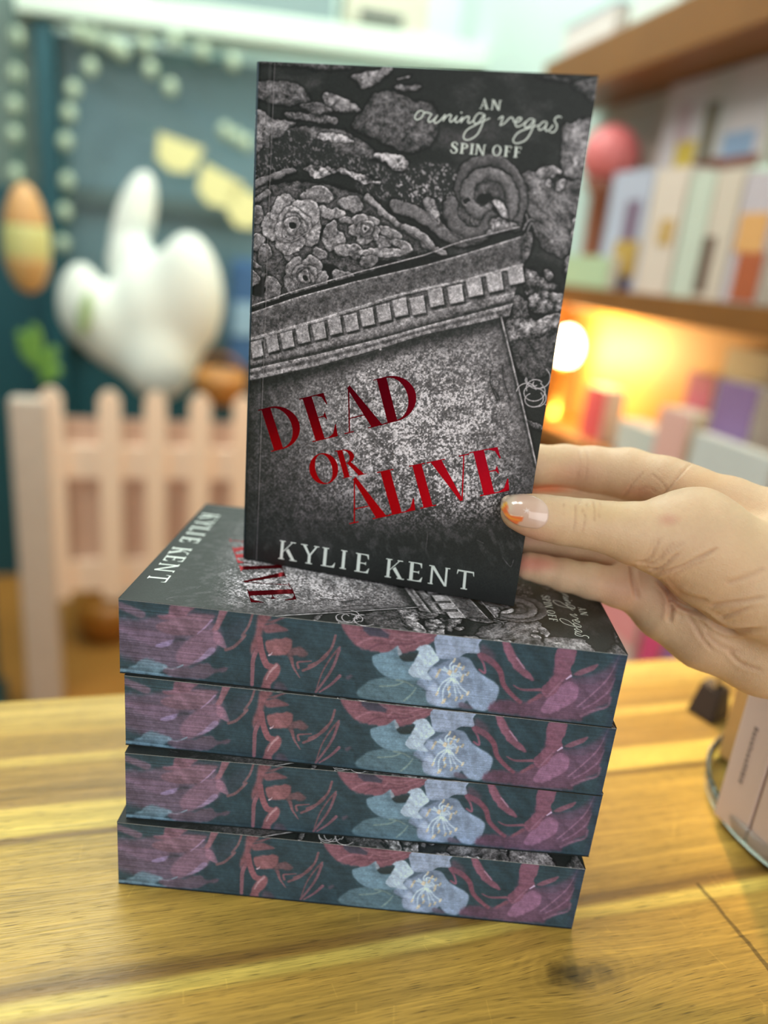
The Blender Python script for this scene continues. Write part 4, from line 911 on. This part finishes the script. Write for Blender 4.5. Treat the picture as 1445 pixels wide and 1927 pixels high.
# knot: dark eye with rings
rn = tnoise((1, 1, 1), 60, 3); rg = mth('SINE', mth('ADD', mth('MULTIPLY', dd_, 1500.0), mth('MULTIPLY', rn, 14.0)))
rgk = mth('ADD', 1.0, mth('MULTIPLY', mth('MULTIPLY', rg, infl), 0.09))
eye = mth('SUBTRACT', 1.0, mth('MULTIPLY', mth('POWER', 2.718, mth('MULTIPLY', mth('POWER', mth('DIVIDE', mth('ADD', dd_, mth('MULTIPLY', mth('SUBTRACT', rn, 0.5), 0.022)), 0.0066), 2.0), -1.0)), 0.78))
# end joint of two staves at the right
jt = mth('ABSOLUTE', mth('SUBTRACT', sx.outputs[0], mth('ADD', 0.2685, mth('MULTIPLY', mth('SUBTRACT', rn, 0.5), 0.004))))
jn = mth('MULTIPLY', mth('LESS_THAN', jt, 0.0011), mth('LESS_THAN', sx.outputs[1], -0.0565)); jo = mth('SUBTRACT', 1.0, mth('MULTIPLY', jn, 0.6))
tot = mth('MULTIPLY', mth('MULTIPLY', mth('MULTIPLY', r1.outputs[0], r2.outputs[0]), mth('MULTIPLY', r3.outputs[0], por.outputs[0])), mth('MULTIPLY', mth('MULTIPLY', rgk, eye), jo))
# pale scratches
scn = N(ns, 'ShaderNodeTexVoronoi', feature='DISTANCE_TO_EDGE'); mp = N(ns, 'ShaderNodeMapping'); mp.inputs['Scale'].default_value = (34, 12, 1); mp.inputs['Rotation'].default_value = (0, 0, 0.9); ls.new(tx.outputs['Object'], mp.inputs[0]); ls.new(mp.outputs[0], scn.inputs['Vector']); scn.inputs['Scale'].default_value = 1.0
s1 = mth('MULTIPLY', mth('LESS_THAN', scn.outputs['Distance'], 0.006), mth('GREATER_THAN', tnoise((1, 1, 1), 38, 2), 0.60)); tot = mth('ADD', tot, mth('MULTIPLY', s1, 0.16))
vm = N(ns, 'ShaderNodeVectorMath', operation='SCALE'); ls.new(rp.outputs[0], vm.inputs[0]); ls.new(tot, vm.inputs['Scale']); ls.new(vm.outputs[0], b.inputs['Base Color'])
b.inputs['Roughness'].default_value = 0.36; b.inputs['Specular IOR Level'].default_value = 0.45
bp = N(ns, 'ShaderNodeBump'); bp.inputs['Strength'].default_value = 0.25; bp.inputs['Distance'].default_value = 0.0006; ls.new(tot, bp.inputs['Height']); ls.new(bp.outputs[0], b.inputs['Normal'])
M_wood = m
M_wooddark = mat('table_leg_wood', (120, 84, 44), 0.5, scale=30)
tb = thing('table', 'wooden butcher block table with striped planks carrying the stack of paperbacks', 'table', W3(0, 0, -0.75), TH)
o = obj('tabletop', B(-0.55, 0.75, -0.62, 0.145, 0.715, 0.75, bev=0.0025), M_wood, tb)
for v in o.data.vertices: v.co.z -= 0.75
o.location = (0, 0, 0.75)
for x_ in (-0.50, 0.70):
    for y_ in (-0.57, 0.09): obj('leg', B(x_-0.03, x_+0.03, y_-0.03, y_+0.03, 0.0, 0.715, bev=0.003), M_wooddark, tb)
obj('apron', B(-0.47, 0.67, 0.085, 0.105, 0.63, 0.715), M_wooddark, tb)

# ------------------------------------------------------------------ room shell
M_mint = mat('pale_mint_paint', (206, 224, 216), 0.7, noise=0.03, scale=6)
M_teal = mat('dark_teal_paint', (20, 78, 88), 0.5, noise=0.1, scale=10)
M_grey = mat('blue_grey_panel', (98, 128, 136), 0.4, noise=0.12, scale=3)
M_cream = mat('warm_cream_paint', (226, 196, 150), 0.7, noise=0.05, scale=5)
M_floor = mat('warm_wood_floor', (176, 120, 52), 0.45, noise=0.25, scale=4)
M_white_p = mat('white_paint', (214, 230, 216), 0.6, noise=0.02, scale=8)
M_shelf = mat('brown_shelf_wood', (132, 84, 32), 0.45, noise=0.18, scale=14)
def rstruct(name, m, *a):
    o = struct(name, B(*a), m); o.rotation_euler = (0, 0, TH); return o
rstruct('floor', M_floor, -1.6, 0.93, -2.2, 2.25, -0.80, -0.75)
rstruct('ceiling', M_white_p, -1.6, 0.93, -2.2, 2.25, 1.85, 1.90)
rstruct('wall_back', M_mint, -1.55, 0.88, 2.2, 2.25, -0.75, 1.85)
rstruct('wall_left', M_teal, -1.6, -1.55, -2.2, 2.2, -0.75, 1.85)
rstruct('wall_right', M_mint, 0.88, 0.93, -2.2, 2.2, -0.75, 1.85)
def rthing(name, label, cat, u, v, z, rz=0.0, group=None): return thing(name, label, cat, W3(u, v, z), TH+rz, group)
def uvz(px, py, t):
    P = at(px, py, t); return CU*P[0]+SU*P[1], -SU*P[0]+CU*P[1], P[2]

def on_v(px, py, v):
    n = np.array([-SU, CU, 0]); d = ray(px, py); t = (v-CAM @ n)/(d @ n); P = CAM+d*t; return CU*P[0]+SU*P[1], P[2]
def on_u(px, py, u):
    n = np.array([CU, SU, 0]); d = ray(px, py); t = (u-CAM @ n)/(d @ n); P = CAM+d*t; return -SU*P[0]+CU*P[1], P[2]

# ------------------------------------------------------------------ left background: teal cabinet, lights, fence, ornaments
cab = rthing('display_cabinet', 'dark teal cabinet with blue-grey panels behind the pink picket fence', 'cabinet', -0.25, 2.05, -0.75)
obj('panel', B(-0.0, 0.86, 0.0, 0.02, 0.75, 1.50), M_grey, cab)
obj('lower_panel', B(-0.0, 0.86, 0.0, 0.02, 0.0, 0.75), M_teal, cab)
obj('post', B(-0.045, 0.0, -0.10, 0.02, 0.0, 1.50, bev=0.004), M_teal, cab)
obj('side_panel', B(-0.55, -0.045, -0.02, 0.02, 1.12, 1.56), mat('grey_green_panel', (104, 126, 118), 0.5, noise=0.1), cab)
obj('side_panel', B(-0.55, -0.045, -0.02, 0.02, 0.0, 1.12), M_teal, cab)
for z_ in (0.74, 1.12): obj('rail', B(-0.0, 0.86, -0.03, 0.0, z_-0.02, z_+0.02), mat('cabinet_rail_grey', (84, 104, 104), 0.5), cab)
fr = rthing('teal_post', 'dark teal post standing at the left end of the picket fence', 'post', -0.335, 1.22, -0.75)
obj('shaft', B(-0.16, 0.0, 0.0, 0.09, 0.0, 0.93, bev=0.006), M_teal, fr); obj('base', B(-0.17, 0.01, -0.01, 0.10, 0.0, 0.06), M_teal, fr)
o = struct('trim_1', B(-0.33, 0.88, 1.93, 2.05, 0.765, 0.83, bev=0.006), M_white_p); o.rotation_euler = (0, 0, TH)
for v in o.data.vertices: v.co.z += 0.045*(v.co.x+0.33)-0.01
for nm, (a_, b_), z0, z1, c_, lab in (('grey', (-0.02, 0.44), 0.838, 0.98, (128, 148, 148), 'blue-grey storage box on the white ledge above the cabinet'), ('beige', (0.47, 0.70), 0.862, 1.0, (198, 196, 176), 'beige storage box with a dark label on the white ledge')):
    t = rthing('storage_box', lab, 'box', (a_+b_)/2, 1.99, z0+0.002, 0, 'boxes on the white ledge'); w_ = (b_-a_)/2
    obj('carton', B(-w_, w_, -0.05, 0.05, 0.0, z1-z0-0.02, bev=0.003), mat(nm+'_carton', c_, 0.7), t); obj('lid', B(-w_-0.004, w_+0.004, -0.054, 0.054, z1-z0-0.02, z1-z0), mat(nm+'_lid', c_, 0.7), t)
    if nm == 'beige': obj('label_plate', B(-0.08, 0.04, -0.053, -0.05, 0.01, 0.035), mat('dark_label', (52, 66, 66)), t)

M_bulb = mat('warm_white_bulb', (168, 184, 160), 0.4, emit=(170, 190, 160), es=0.14)
M_cord = mat('green_cord', (40, 92, 84), 0.6)
def lights(name, label, pts, v, r=0.0175):
    P_ = [W3(*(lambda q: (q[0], v, q[1]))(on_v(x_, y_, v))) for x_, y_ in pts]
    t = thing(name, label, 'lights', P_[0], 0, 'strings of fairy lights on the cabinet')
    obj('cord', tube(bmesh.new(), [p-P_[0] for p in P_], 0.003, 6), M_cord, t)
    for i, p in enumerate(P_):
        bm = bmesh.new(); ellip(bm, p-P_[0]+Vector((0, -0.008, -0.012)), (r, r, r*1.2), seg=12); obj('bulb', bm, M_bulb, t, True)
lights('fairy_lights', 'string of round fairy lights along the cabinet top', [(150, 52), (178, 62), (212, 75), (232, 88), (275, 76), (330, 66), (382, 88), (440, 108), (285, 122), (322, 156)], 1.92)
lights('fairy_lights', 'string of round fairy lights hanging beside the dark teal post', [(172, 118), (140, 160), (132, 205), (125, 258), (128, 332), (124, 390), (120, 450)], 1.92)
lights('fairy_lights', 'string of round fairy lights at the far left of the cabinet', [(34, 60), (32, 130), (30, 190), (30, 245), (32, 318)], 1.92)
lights('fairy_lights', 'pair of round fairy lights beside the top left of the held book', [(424, 238), (446, 250), (466, 262)], 1.92)

M_blush = mat('blush_pink_paint', (250, 224, 200), 0.65, noise=0.04, scale=8)
fe = rthing('picket_fence', 'blush pink picket fence below the white ornament', 'fence', -0.255, 1.30, -0.75)
for i in range(9):
    x_ = 0.070+i*0.0905-(0.0 if i else 0.02); bm = bmesh.new(); top = 0.725; bot = 0.26+0.0*i
    vs = [bm.verts.new((x_+dx, dy, z_)) for dy in (0.0, 0.012) for dx, z_ in ((-0.022, bot), (0.022, bot), (0.022, top-0.02), (0.011, top-0.004), (0, top), (-0.011, top-0.004), (-0.022, top-0.02))]
    bm.faces.new(vs[:7][::-1]); bm.faces.new(vs[7:])
    for k in range(7): bm.faces.new((vs[k], vs[(k+1) % 7], vs[7+(k+1) % 7], vs[7+k]))
    obj('picket', bm, M_blush, fe)
for z_ in (0.57, 0.31): obj('rail', B(0.0, 0.84, 0.012, 0.028, z_-0.035, z_+0.035), M_blush, fe)
obj('backing', B(0.0, 0.84, 0.028, 0.034, 0.27, 0.66), mat('dusky_pink_backing', (212, 176, 154), 0.7), fe)
obj('post', B(-0.025, 0.045, -0.01, 0.04, 0.0, 0.70, bev=0.004), mat('grey_pink_post', (206, 190, 176), 0.6), fe)
obj('post', B(0.80, 0.84, 0.0, 0.04, 0.0, 0.66, bev=0.004), M_blush, fe)

M_plush = mat('white_plush', (228, 232, 224), 0.9, noise=0.03, scale=40, bump=0.3)
def P3(px, py, t): return Vector(at(px, py, t))
ro = thing('rabbit_ornament', 'large white ornament with one tall upright ear above the picket fence', 'ornament', P3(300, 760, 1.78))
base = ro.location
def lobe(px, py, t, rx, ry, rot, name, m=M_plush, dep=0.7):
    """rounded lobe, half sizes in metres, leaning by rot in the shop's upright plane"""
    bm = bmesh.new(); M = Matrix.Rotation(TH, 3, 'Z') @ Matrix.Rotation(rot, 3, 'Y'); q = bmesh.ops.create_uvsphere(bm, u_segments=28, v_segments=16, radius=1.0)
    for v in q['verts']: v.co = M @ Vector((v.co.x*rx, v.co.y*min(rx, ry)*dep, v.co.z*ry)) + P3(px, py, t) - base
    return obj(name, bm, m, ro, True)
def ell_sdf(P, c, r, rot):
    M = np.array(Matrix.Rotation(TH, 3, 'Z') @ Matrix.Rotation(rot, 3, 'Y')); q = (P-c) @ M
    k = np.linalg.norm(q/np.array(r), axis=1); return (k-1)*min(r)
RB = [((295, 600, 1.76), 0.112, 0.15, 0.1), ((362, 550, 1.72), 0.070, 0.13, -0.12), ((300, 690, 1.76), 0.075, 0.08, 0.0), ((148, 560, 1.71), 0.045, 0.078, 0.15), ((195, 620, 1.73), 0.062, 0.09, -0.5), ((243, 480, 1.75), 0.048, 0.07, 0.26)]
def rab(P):
    d = None
    for (q, rx, ry, ro_) in RB:
        e = ell_sdf(P, at(*q), (rx, min(rx, ry)*0.7, ry), ro_); d = e if d is None else smin(d, e, 0.035)
    return d
cs = np.array([at(*q[0]) for q in RB]); V_, F_ = surface_nets(cs.min(0)-0.19, cs.max(0)+0.19, 0.009, rab)
o = link('body', mesh_np('body', V_-np.array(base), F_), M_plush, ro)
lobe(250, 425, 1.74, 0.045, 0.125, 0.26, 'ear')
lobe(160, 590, 1.655, 0.014, 0.05, 0.2, 'leaf', mat('sage_leaf', (170, 196, 140), 0.8))
eg = thing('hanging_egg', 'long orange and yellow egg ornament hanging at the left edge', 'ornament', P3(50, 450, 1.45))
def egg_part(name, z0, z1, m):
    pr = []
    for k in range(11):
        z_ = z0+(z1-z0)*k/10; pr.append((max(0.0005, 0.043*math.sqrt(max(0, 1-(z_/0.103)**2))*(1-0.12*z_/0.103)), z_))
    obj(name, lathe(bmesh.new(), pr, 28), m, eg, True)
egg_part('shell', -0.103, -0.035, mat('orange_shell', (206, 164, 104), 0.5)); egg_part('band', -0.035, 0.025, mat('yellow_green_band', (205, 200, 130), 0.5)); egg_part('cap', 0.025, 0.103, mat('orange_cap', (202, 152, 96), 0.5))
obj('cord', tube(bmesh.new(), [(0, 0, 0.10), (0, 0, 1.4)], 0.0015, 6), M_cord, eg)
bt = thing('bunting', 'yellow pennant bunting strung above the white ornament', 'bunting', P3(285, 255, 1.85))
b0 = bt.location; pts = [P3(*q) for q in ((255, 235, 1.85), (330, 262, 1.85), (410, 320, 1.84), (490, 372, 1.83))]
obj('cord', tube(bmesh.new(), [p-b0 for p in pts], 0.002, 6), M_cord, bt)
for (cx, cy, w_, h_, rot) in ((332, 290, 46, 34, 0.35), (408, 352, 44, 36, 0.5), (462, 392, 40, 38, 0.5)):
    c_, s_ = math.cos(rot), math.sin(rot); bm = bmesh.new(); q = [(-w_, -h_*0.8), (w_, -h_*0.8), (w_*0.8, h_*0.7), (0, h_), (-w_*0.7, h_*0.6)]
    fr_ = [bm.verts.new(P3(cx+c_*a-s_*b_, cy+s_*a+c_*b_, tt_)-b0) for tt_ in (1.83, 1.845) for a, b_ in q]
    bm.faces.new(fr_[:5]); bm.faces.new(fr_[5:][::-1])
    for k in range(5): bm.faces.new((fr_[k], fr_[5+k], fr_[5+(k+1) % 5], fr_[(k+1) % 5]))
    obj('pennant', bm, mat('yellow_felt', (206, 198, 140), 0.8, noise=0.08), bt)
bl = rthing('blue_cushion', 'blue cushion with a pale stripe leaning on the cabinet beside the held book', 'cushion', *on_v(470, 700, 1.85)[:1], 1.85, on_v(470, 700, 1.85)[1])
obj('cover', B(-0.06, 0.20, 0.0, 0.06, 0.0, 0.30, bev=0.02), mat('blue_fabric', (66, 104, 150), 0.8), bl)
obj('stripe', B(-0.05, 0.19, -0.004, 0.0, 0.10, 0.19, bev=0.001), mat('pale_blue_fabric', (150, 184, 208), 0.8), bl)
u_, z_ = on_v(415, 735, 1.42); bk = rthing('basket', 'small amber wicker basket behind the picket fence beside the held book', 'basket', u_, 1.42, z_-0.03)
obj('bowl', lathe(bmesh.new(), [(0.035, 0.0), (0.05, 0.02), (0.058, 0.05), (0.055, 0.075), (0.048, 0.05), (0.03, 0.01)], 28), mat('amber_wicker', (168, 112, 48), 0.6, noise=0.4, scale=90), bk, True)
obj('handle', tube(bmesh.new(), [(0.05*math.cos(a*math.pi/10), 0, 0.06+0.05*math.sin(a*math.pi/10)) for a in range(11)], 0.004), mat('amber_handle', (150, 98, 40), 0.6), bk)
sp_ = thing('leafy_sprig', 'small bright green leafy sprig at the left top of the picket fence', 'plant', P3(85, 720, 1.58))
obj('stem', tube(bmesh.new(), [(0, 0, 0), (-0.01, 0, 0.05), (-0.012, 0, 0.09)], 0.003), mat('green_stem', (80, 120, 50)), sp_)
for k, (dx, dz, rot, ln) in enumerate(((-0.03, 0.055, -0.7, 0.034), (0.008, 0.05, 0.6, 0.034), (-0.015, 0.085, -0.1, 0.038), (-0.035, 0.085, -0.9, 0.026), (0.012, 0.02, 0.9, 0.03))):
    bm = bmesh.new(); M = Matrix.Rotation(rot, 3, 'Y'); q = bmesh.ops.create_uvsphere(bm, u_segments=12, v_segments=8, radius=1)
    for v in q['verts']: v.co = M @ Vector((v.co.x*0.015, v.co.y*0.004, v.co.z*ln))+Vector((dx, 0, dz))
    obj('leaf', bm, mat('bright_leaf', (122, 168, 74), 0.6), sp_, True)
pt = rthing('plant_pot', 'round amber pot on the floor behind the picket fence', 'pot', -0.13, 1.62, -0.748)
obj('bowl', lathe(bmesh.new(), [(0.05, 0), (0.075, 0.03), (0.085, 0.08), (0.075, 0.12), (0.065, 0.11), (0.06, 0.03)], 28), mat('amber_glaze', (178, 116, 40), 0.35), pt, True)
bm = bmesh.new(); ellip(bm, (0.03, -0.02, 0.145), (0.045, 0.04, 0.04)); obj('filling', bm, M_plush, pt, True)
cr = rthing('wooden_crate', 'honey-coloured wooden crate on the floor behind the fence and the stack', 'crate', 0.25, 1.68, -0.748)
M_honey = mat('honey_wood', (190, 130, 52), 0.5, noise=0.2, scale=12)
obj('side_board', B(-0.22, 0.30, 0, 0.02, 0.0, 0.24), M_honey, cr); obj('side_board', B(-0.22, 0.30, 0.28, 0.30, 0.0, 0.24), M_honey, cr)
obj('end_board', B(-0.22, -0.20, 0.02, 0.28, 0.0, 0.24), M_honey, cr); obj('end_board', B(0.28, 0.30, 0.02, 0.28, 0.0, 0.24), M_honey, cr); obj('floor_board', B(-0.20, 0.28, 0.02, 0.28, 0.0, 0.015), M_honey, cr)

# ------------------------------------------------------------------ right background: shelving along the wall
US, UB = 0.74, 0.865
sh = rthing('shelving_unit', 'wooden wall shelving crowded with pastel goods behind the hand', 'shelf', 0.8, 0.8, -0.75)
M_back = mat('honey_back_panel', (214, 160, 84), 0.55, noise=0.12, scale=7)
for z0, z1, vb in ((0.605, 0.677, 1.26), (0.228, 0.265, 1.20), (-0.035, 0.0, 1.20), (-0.385, -0.35, 1.20)):
    obj('shelf_board', B(US-0.8, UB-0.8, -0.6, vb-0.8, z0+0.75, z1+0.75, bev=0.003), M_shelf, sh)
obj('back_panel', B(UB-0.8, UB+0.012-0.8, -0.6, 0.40, 0.36, 0.98), M_back, sh)
obj('back_panel', B(UB-0.8, UB+0.012-0.8, -0.6, 0.40, 0.98, 1.38), mat('grey_back_panel', (206, 198, 186), 0.6), sh)
obj('side_board', B(US-0.8, UB-0.8, 0.40, 0.425, 0.0, 0.98), M_shelf, sh); obj('side_board', B(US-0.8, UB-0.8, -0.62, -0.6, 0.0, 1.425), M_shelf, sh)
def shelf_box(name, cat, label, px0, px1, ytop, zb, rgb, patches=(), group=None, uf=0.775, dep=0.05, parts=('cover',)):
    ym = ytop+20; va, vb = on_u(px0, ym, uf)[0], on_u(px1, ym, uf)[0]; zt = on_u((px0+px1)/2, ytop, uf)[1]
    if 0.4 < zb < 0.6: zt = min(zt, 0.600)
    v0, v1 = min(va, vb), max(va, vb); w_ = (v1-v0)/2; h_ = zt-zb
    t = rthing(name, label, cat, uf, (v0+v1)/2, zb+0.001, 0, group)
    obj('block', B(0, dep, -w_+0.001, w_-0.001, 0, h_, bev=0.0015), mat(name+'_pages', (226, 222, 210), 0.8), t)
    obj(parts[0], B(-0.002, 0, -w_, w_, 0, h_), mat(name+'_'+parts[0], rgb, 0.5, noise=0.06, scale=20), t)
    for k, (a, b_, c_, d_, col_) in enumerate(patches):      # fractions: from the far edge, upward
        obj('cover_picture', B(-0.0035, -0.002, w_-2*w_*b_, w_-2*w_*a, h_*c_, h_*d_), mat('picture_ink', col_, 0.5, noise=0.1), t)
    return t
G1 = 'books standing on the middle shelf'
shelf_box('gift_box', 'box', 'low mint green box at the far end of the middle shelf', 1045, 1148, 482, 0.265, (184, 204, 166), uf=0.743, dep=0.02, parts=('lid',))
shelf_box('book', 'book', 'pale lavender book with a yellow and purple cover picture on the middle shelf', 1156, 1232, 322, 0.265, (186, 188, 204), ((0.35, 0.95, 0.12, 0.42, (186, 150, 74)), (0.5, 0.8, 0.42, 0.75, (120, 90, 112)), (0.1, 0.9, 0.0, 0.12, (70, 58, 92))), G1)
shelf_box('book', 'book', 'cream pink book with a small ochre motif on the middle shelf', 1236, 1298, 318, 0.265, (222, 204, 190), ((0.45, 0.85, 0.4, 0.6, (196, 158, 92)),), G1)
shelf_box('book', 'book', 'sage white book on the middle shelf between cream pink and beige books', 1302, 1348, 326, 0.265, (202, 208, 192), (), G1)
shelf_box('book', 'book', 'beige book with a dark brown figure on the middle shelf', 1352, 1402, 322, 0.265, (212, 196, 180), ((0.0, 0.45, 0.05, 0.5, (110, 88, 74)),), G1)
shelf_box('book', 'book', 'lavender grey book with an orange and rust picture on the middle shelf', 1406, 1475, 326, 0.265, (196, 184, 190), ((0.1, 0.9, 0.4, 0.7, (222, 166, 104)), (0.3, 1.0, 0.02, 0.4, (176, 92, 56))), G1)
obj('riser', B(0.832-0.8, UB-0.8, -0.4, 0.09, 0.443+0.75, 0.455+0.75), M_white_p, sh)
G2 = 'books standing on the raised white riser'
shelf_box('book', 'book', 'pale mauve book with a yellow figure on the white riser', 1268, 1338, 130, 0.455, (204, 194, 198), ((0.5, 1.0, 0.05, 0.35, (206, 176, 72)), (0.4, 0.7, 0.35, 0.75, (186, 160, 168))), G2, 0.838, 0.02)
shelf_box('book', 'book', 'grey book with a dark olive figure on the white riser', 1342, 1396, 110, 0.455, (196, 190, 190), ((0.15, 0.6, 0.1, 0.7, (112, 102, 84)), (0.0, 1.0, 0.0, 0.14, (126, 82, 68))), G2, 0.838, 0.02)
shelf_box('book', 'book', 'pinkish grey book with a blue picture on the white riser', 1400, 1475, 80, 0.455, (208, 196, 198), ((0.0, 0.8, 0.12, 0.35, (140, 160, 190)), (0.0, 1.0, 0.0, 0.12, (140, 90, 76))), G2, 0.838, 0.02)
v_, z_ = on_u(1140, 292, 0.79); pb = rthing('vase', 'round coral pink vase on a brown stand at the middle shelf end', 'vase', 0.80, v_, 0.266)
bm = bmesh.new(); ellip(bm, (0, 0, z_-0.266), (0.052, 0.052, 0.052)); obj('bowl', bm, mat('coral_pink_glaze', (232, 128, 128), 0.5), pb, True)
obj('stand', lathe(bmesh.new(), [(0.030, 0), (0.034, 0.01), (0.022, 0.03), (0.024, z_-0.266-0.07), (0.04, z_-0.266-0.045)], 20), mat('brown_stand', (140, 82, 56), 0.5), pb, True)
# books lying on top of the upper board
tp = rthing('book', 'pale pink book with a blue cover lying on the upper shelf board', 'book', 0.80, 1.12, 0.676)
obj('block', B(-0.05, 0.05, -0.09, 0.09, 0.002, 0.05), mat('upper_pages', (226, 216, 210)), tp); obj('cover', B(-0.052, 0.052, -0.092, 0.092, 0.05, 0.053), mat('blue_pink_cover', (150, 176, 205)), tp)
tp = rthing('gift_box', 'white box standing on the upper shelf board beside the pink book', 'box', 0.81, 0.93, 0.676)
obj('carton', B(-0.05, 0.05, -0.07, 0.07, 0.0, 0.12), mat('white_carton', (222, 230, 222)), tp); obj('lid', B(-0.052, 0.052, -0.072, 0.072, 0.12, 0.14), mat('mint_lid', (206, 220, 208)), tp)
# lamp and goods on the lit shelf
v_, z_ = on_u(1066, 655, 0.80); lp = rthing('table_lamp', 'small globe lamp glowing warm white on the lit shelf', 'lamp', 0.80, v_, 0.001)
bm = bmesh.new(); ellip(bm, (0, 0, z_), (0.030, 0.030, 0.040)); obj('globe', bm, mat('glowing_globe', (255, 240, 200), 0.4, emit=(255, 236, 190), es=16.0), lp, True)
obj('base', lathe(bmesh.new(), [(0.035, 0), (0.035, 0.008), (0.008, 0.016), (0.007, z_-0.045), (0.018, z_-0.032)], 20), mat('brass', (196, 150, 70), 0.3, 0.9), lp, True)
l = bpy.data.lights.new('lamp_glow', 'POINT'); l.energy = 6.0; l.color = (1.0, 0.68, 0.30); l.shadow_soft_size = 0.035
o = bpy.data.objects.new('lamp_glow', l); COL.objects.link(o); o.location = W3(0.752, v_-0.05, z_+0.01)
G3 = 'pastel goods on the lit shelf'
shelf_box('candle_tin', 'tin', 'small crimson pink tin near the globe lamp', 1102, 1142, 728, 0.0, (206, 84, 92), (), G3, 0.77, 0.04, ('lid',))
shelf_box('gift_box', 'box', 'pale blue grey box on the lit shelf right of the crimson tin', 1160, 1236, 800, 0.0, (196, 204, 200), (), G3, 0.77, 0.05, ('lid',))
shelf_box('gift_box', 'box', 'blush box on the lit shelf before the magenta packet', 1240, 1300, 772, 0.0, (222, 176, 168), (), G3, 0.77, 0.05, ('lid',))
shelf_box('gift_packet', 'packet', 'magenta pink packet on the lit shelf beside the purple box', 1296, 1346, 704, 0.0, (196, 96, 128), (), G3, 0.828, 0.03, ('lid',))
shelf_box('gift_box', 'box', 'purple box on the lit shelf at the right', 1350, 1428, 722, 0.0, (142, 112, 160), (), G3, 0.775, 0.05, ('lid',))
shelf_box('gift_box', 'box', 'cream box standing behind the purple box', 1366, 1460, 660, 0.0, (214, 200, 168), (), G3, 0.842, 0.018, ('lid',))
shelf_box('gift_box', 'box', 'wide pale grey box in front of the purple box above the wrist', 1300, 1460, 838, 0.0, (202, 206, 204), (), G3, 0.745, 0.022, ('lid',))
G4 = 'bright packets on the low shelf'
shelf_box('gift_packet', 'packet', 'white and blush packet on the low shelf beside the stack', 1128, 1212, 1120, -0.35, (232, 206, 204), ((0.0, 1.0, 0.45, 1.0, (240, 160, 166)),), G4, 0.76, 0.05, ('wrapper',))
shelf_box('gift_packet', 'packet', 'hot pink packet on the low shelf under the hand', 1214, 1256, 1160, -0.35, (226, 84, 134), (), G4, 0.76, 0.05, ('wrapper',))
shelf_box('gift_packet', 'packet', 'violet packet on the low shelf under the hand', 1258, 1300, 1186, -0.35, (168, 110, 178), (), G4, 0.76, 0.05, ('wrapper',))

# ------------------------------------------------------------------ glass dish with upright boxes at the right edge of the table
def table_uv(px, py, z=0.0):
    d = ray(px, py); t = (z-CAM[2])/d[2]; P = CAM+d*t; return CU*P[0]+SU*P[1], -SU*P[0]+CU*P[1]
m, ns, ls, b = nt('clear_glass'); b.inputs['Transmission Weight'].default_value = 1.0; b.inputs['Roughness'].default_value = 0.03; b.inputs['IOR'].default_value = 1.45; b.inputs['Base Color'].default_value = (0.86, 0.95, 0.93, 1)
M_glass = m
DU, DV, DR = 0.385, -0.038, 0.078
gd = rthing('glass_dish', 'round clear glass dish holding slim pale pink boxes at the right edge', 'dish', DU, DV, 0.0005)
obj('bowl', lathe(bmesh.new(), [(DR-0.006, 0.0), (DR, 0.003), (DR+0.001, 0.012), (DR, 0.0135), (DR-0.0012, 0.012), (DR-0.002, 0.005), (DR-0.008, 0.004)], 64), M_glass, gd, True)
(u0, v0), (u1, v1) = table_uv(1343, 1528, 0.006), table_uv(1400, 1580, 0.006)
dv = np.array([u1-u0, v1-v0]); wd = float(np.linalg.norm(dv)); an = math.atan2(dv[1], dv[0])
M_pinkbox = mat('pale_pink_card', (226, 204, 196), 0.6, noise=0.02); M_kraft = mat('kraft_card', (196, 158, 104), 0.7)
M_ink = mat('grey_ink', (150, 132, 128), 0.6)
for k, lab in enumerate(('slim pale pink box in the glass dish, nearest the stack', 'slim pale pink box in the glass dish beside the frame edge')):
    q = k*(wd+0.0016)/wd; bx_ = rthing('slim_box', lab, 'box', u0+dv[0]*q, v0+dv[1]*q, 0.0052, an, 'slim pink boxes in the glass dish')
    obj('carton', B(0, wd, 0, 0.055, 0, 0.105, bev=0.0008), M_pinkbox, bx_)
    rr = random.Random(k); z_ = 0.028; bm = bmesh.new()
    while z_ < 0.062:
        h_ = rr.choice((0.0010, 0.0016, 0.0022)); box(bm, wd*0.42, wd*0.42+rr.choice((0.0016, 0.0022)), -0.0003, 0, z_, z_+h_); z_ += h_+0.0009
    obj('printed_line', bm, M_ink, bx_)
bx_ = rthing('slim_box', 'kraft brown box in the glass dish behind the pale pink boxes', 'box', *table_uv(1350, 1418, 0.005), 0.0052, an)
obj('carton', B(0, 0.016, 0, 0.012, 0, 0.060, bev=0.0008), M_kraft, bx_); obj('lid', B(-0.0006, 0.0166, -0.0006, 0.0126, 0.060, 0.068), M_kraft, bx_)
u_, v_ = table_uv(1338, 1366); dk = rthing('card_holder', 'dark brown wooden wedge on the table behind the glass dish', 'holder', u_, v_, 0.0005, 0.3)
bm = bmesh.new(); vs = [bm.verts.new(p) for p in ((0.0, 0, 0), (0.02, 0, 0), (0.02, 0.02, 0), (0.0, 0.02, 0), (0.010, 0.004, 0.020), (0.02, 0.004, 0.022), (0.02, 0.02, 0.022), (0.010, 0.02, 0.020))]
for q in ((3, 2, 1, 0), (4, 5, 6, 7), (0, 1, 5, 4), (1, 2, 6, 5), (2, 3, 7, 6), (3, 0, 4, 7)): bm.faces.new([vs[i] for i in q])
bmesh.ops.bevel(bm, geom=bm.edges[:], offset=0.001, segments=2, affect='EDGES'); o = obj('holder_body', bm, mat('dark_walnut', (52, 34, 22), 0.5), dk)
obj('card', B(0.011, 0.019, 0.010, 0.0112, 0.015, 0.036), M_kraft, dk)
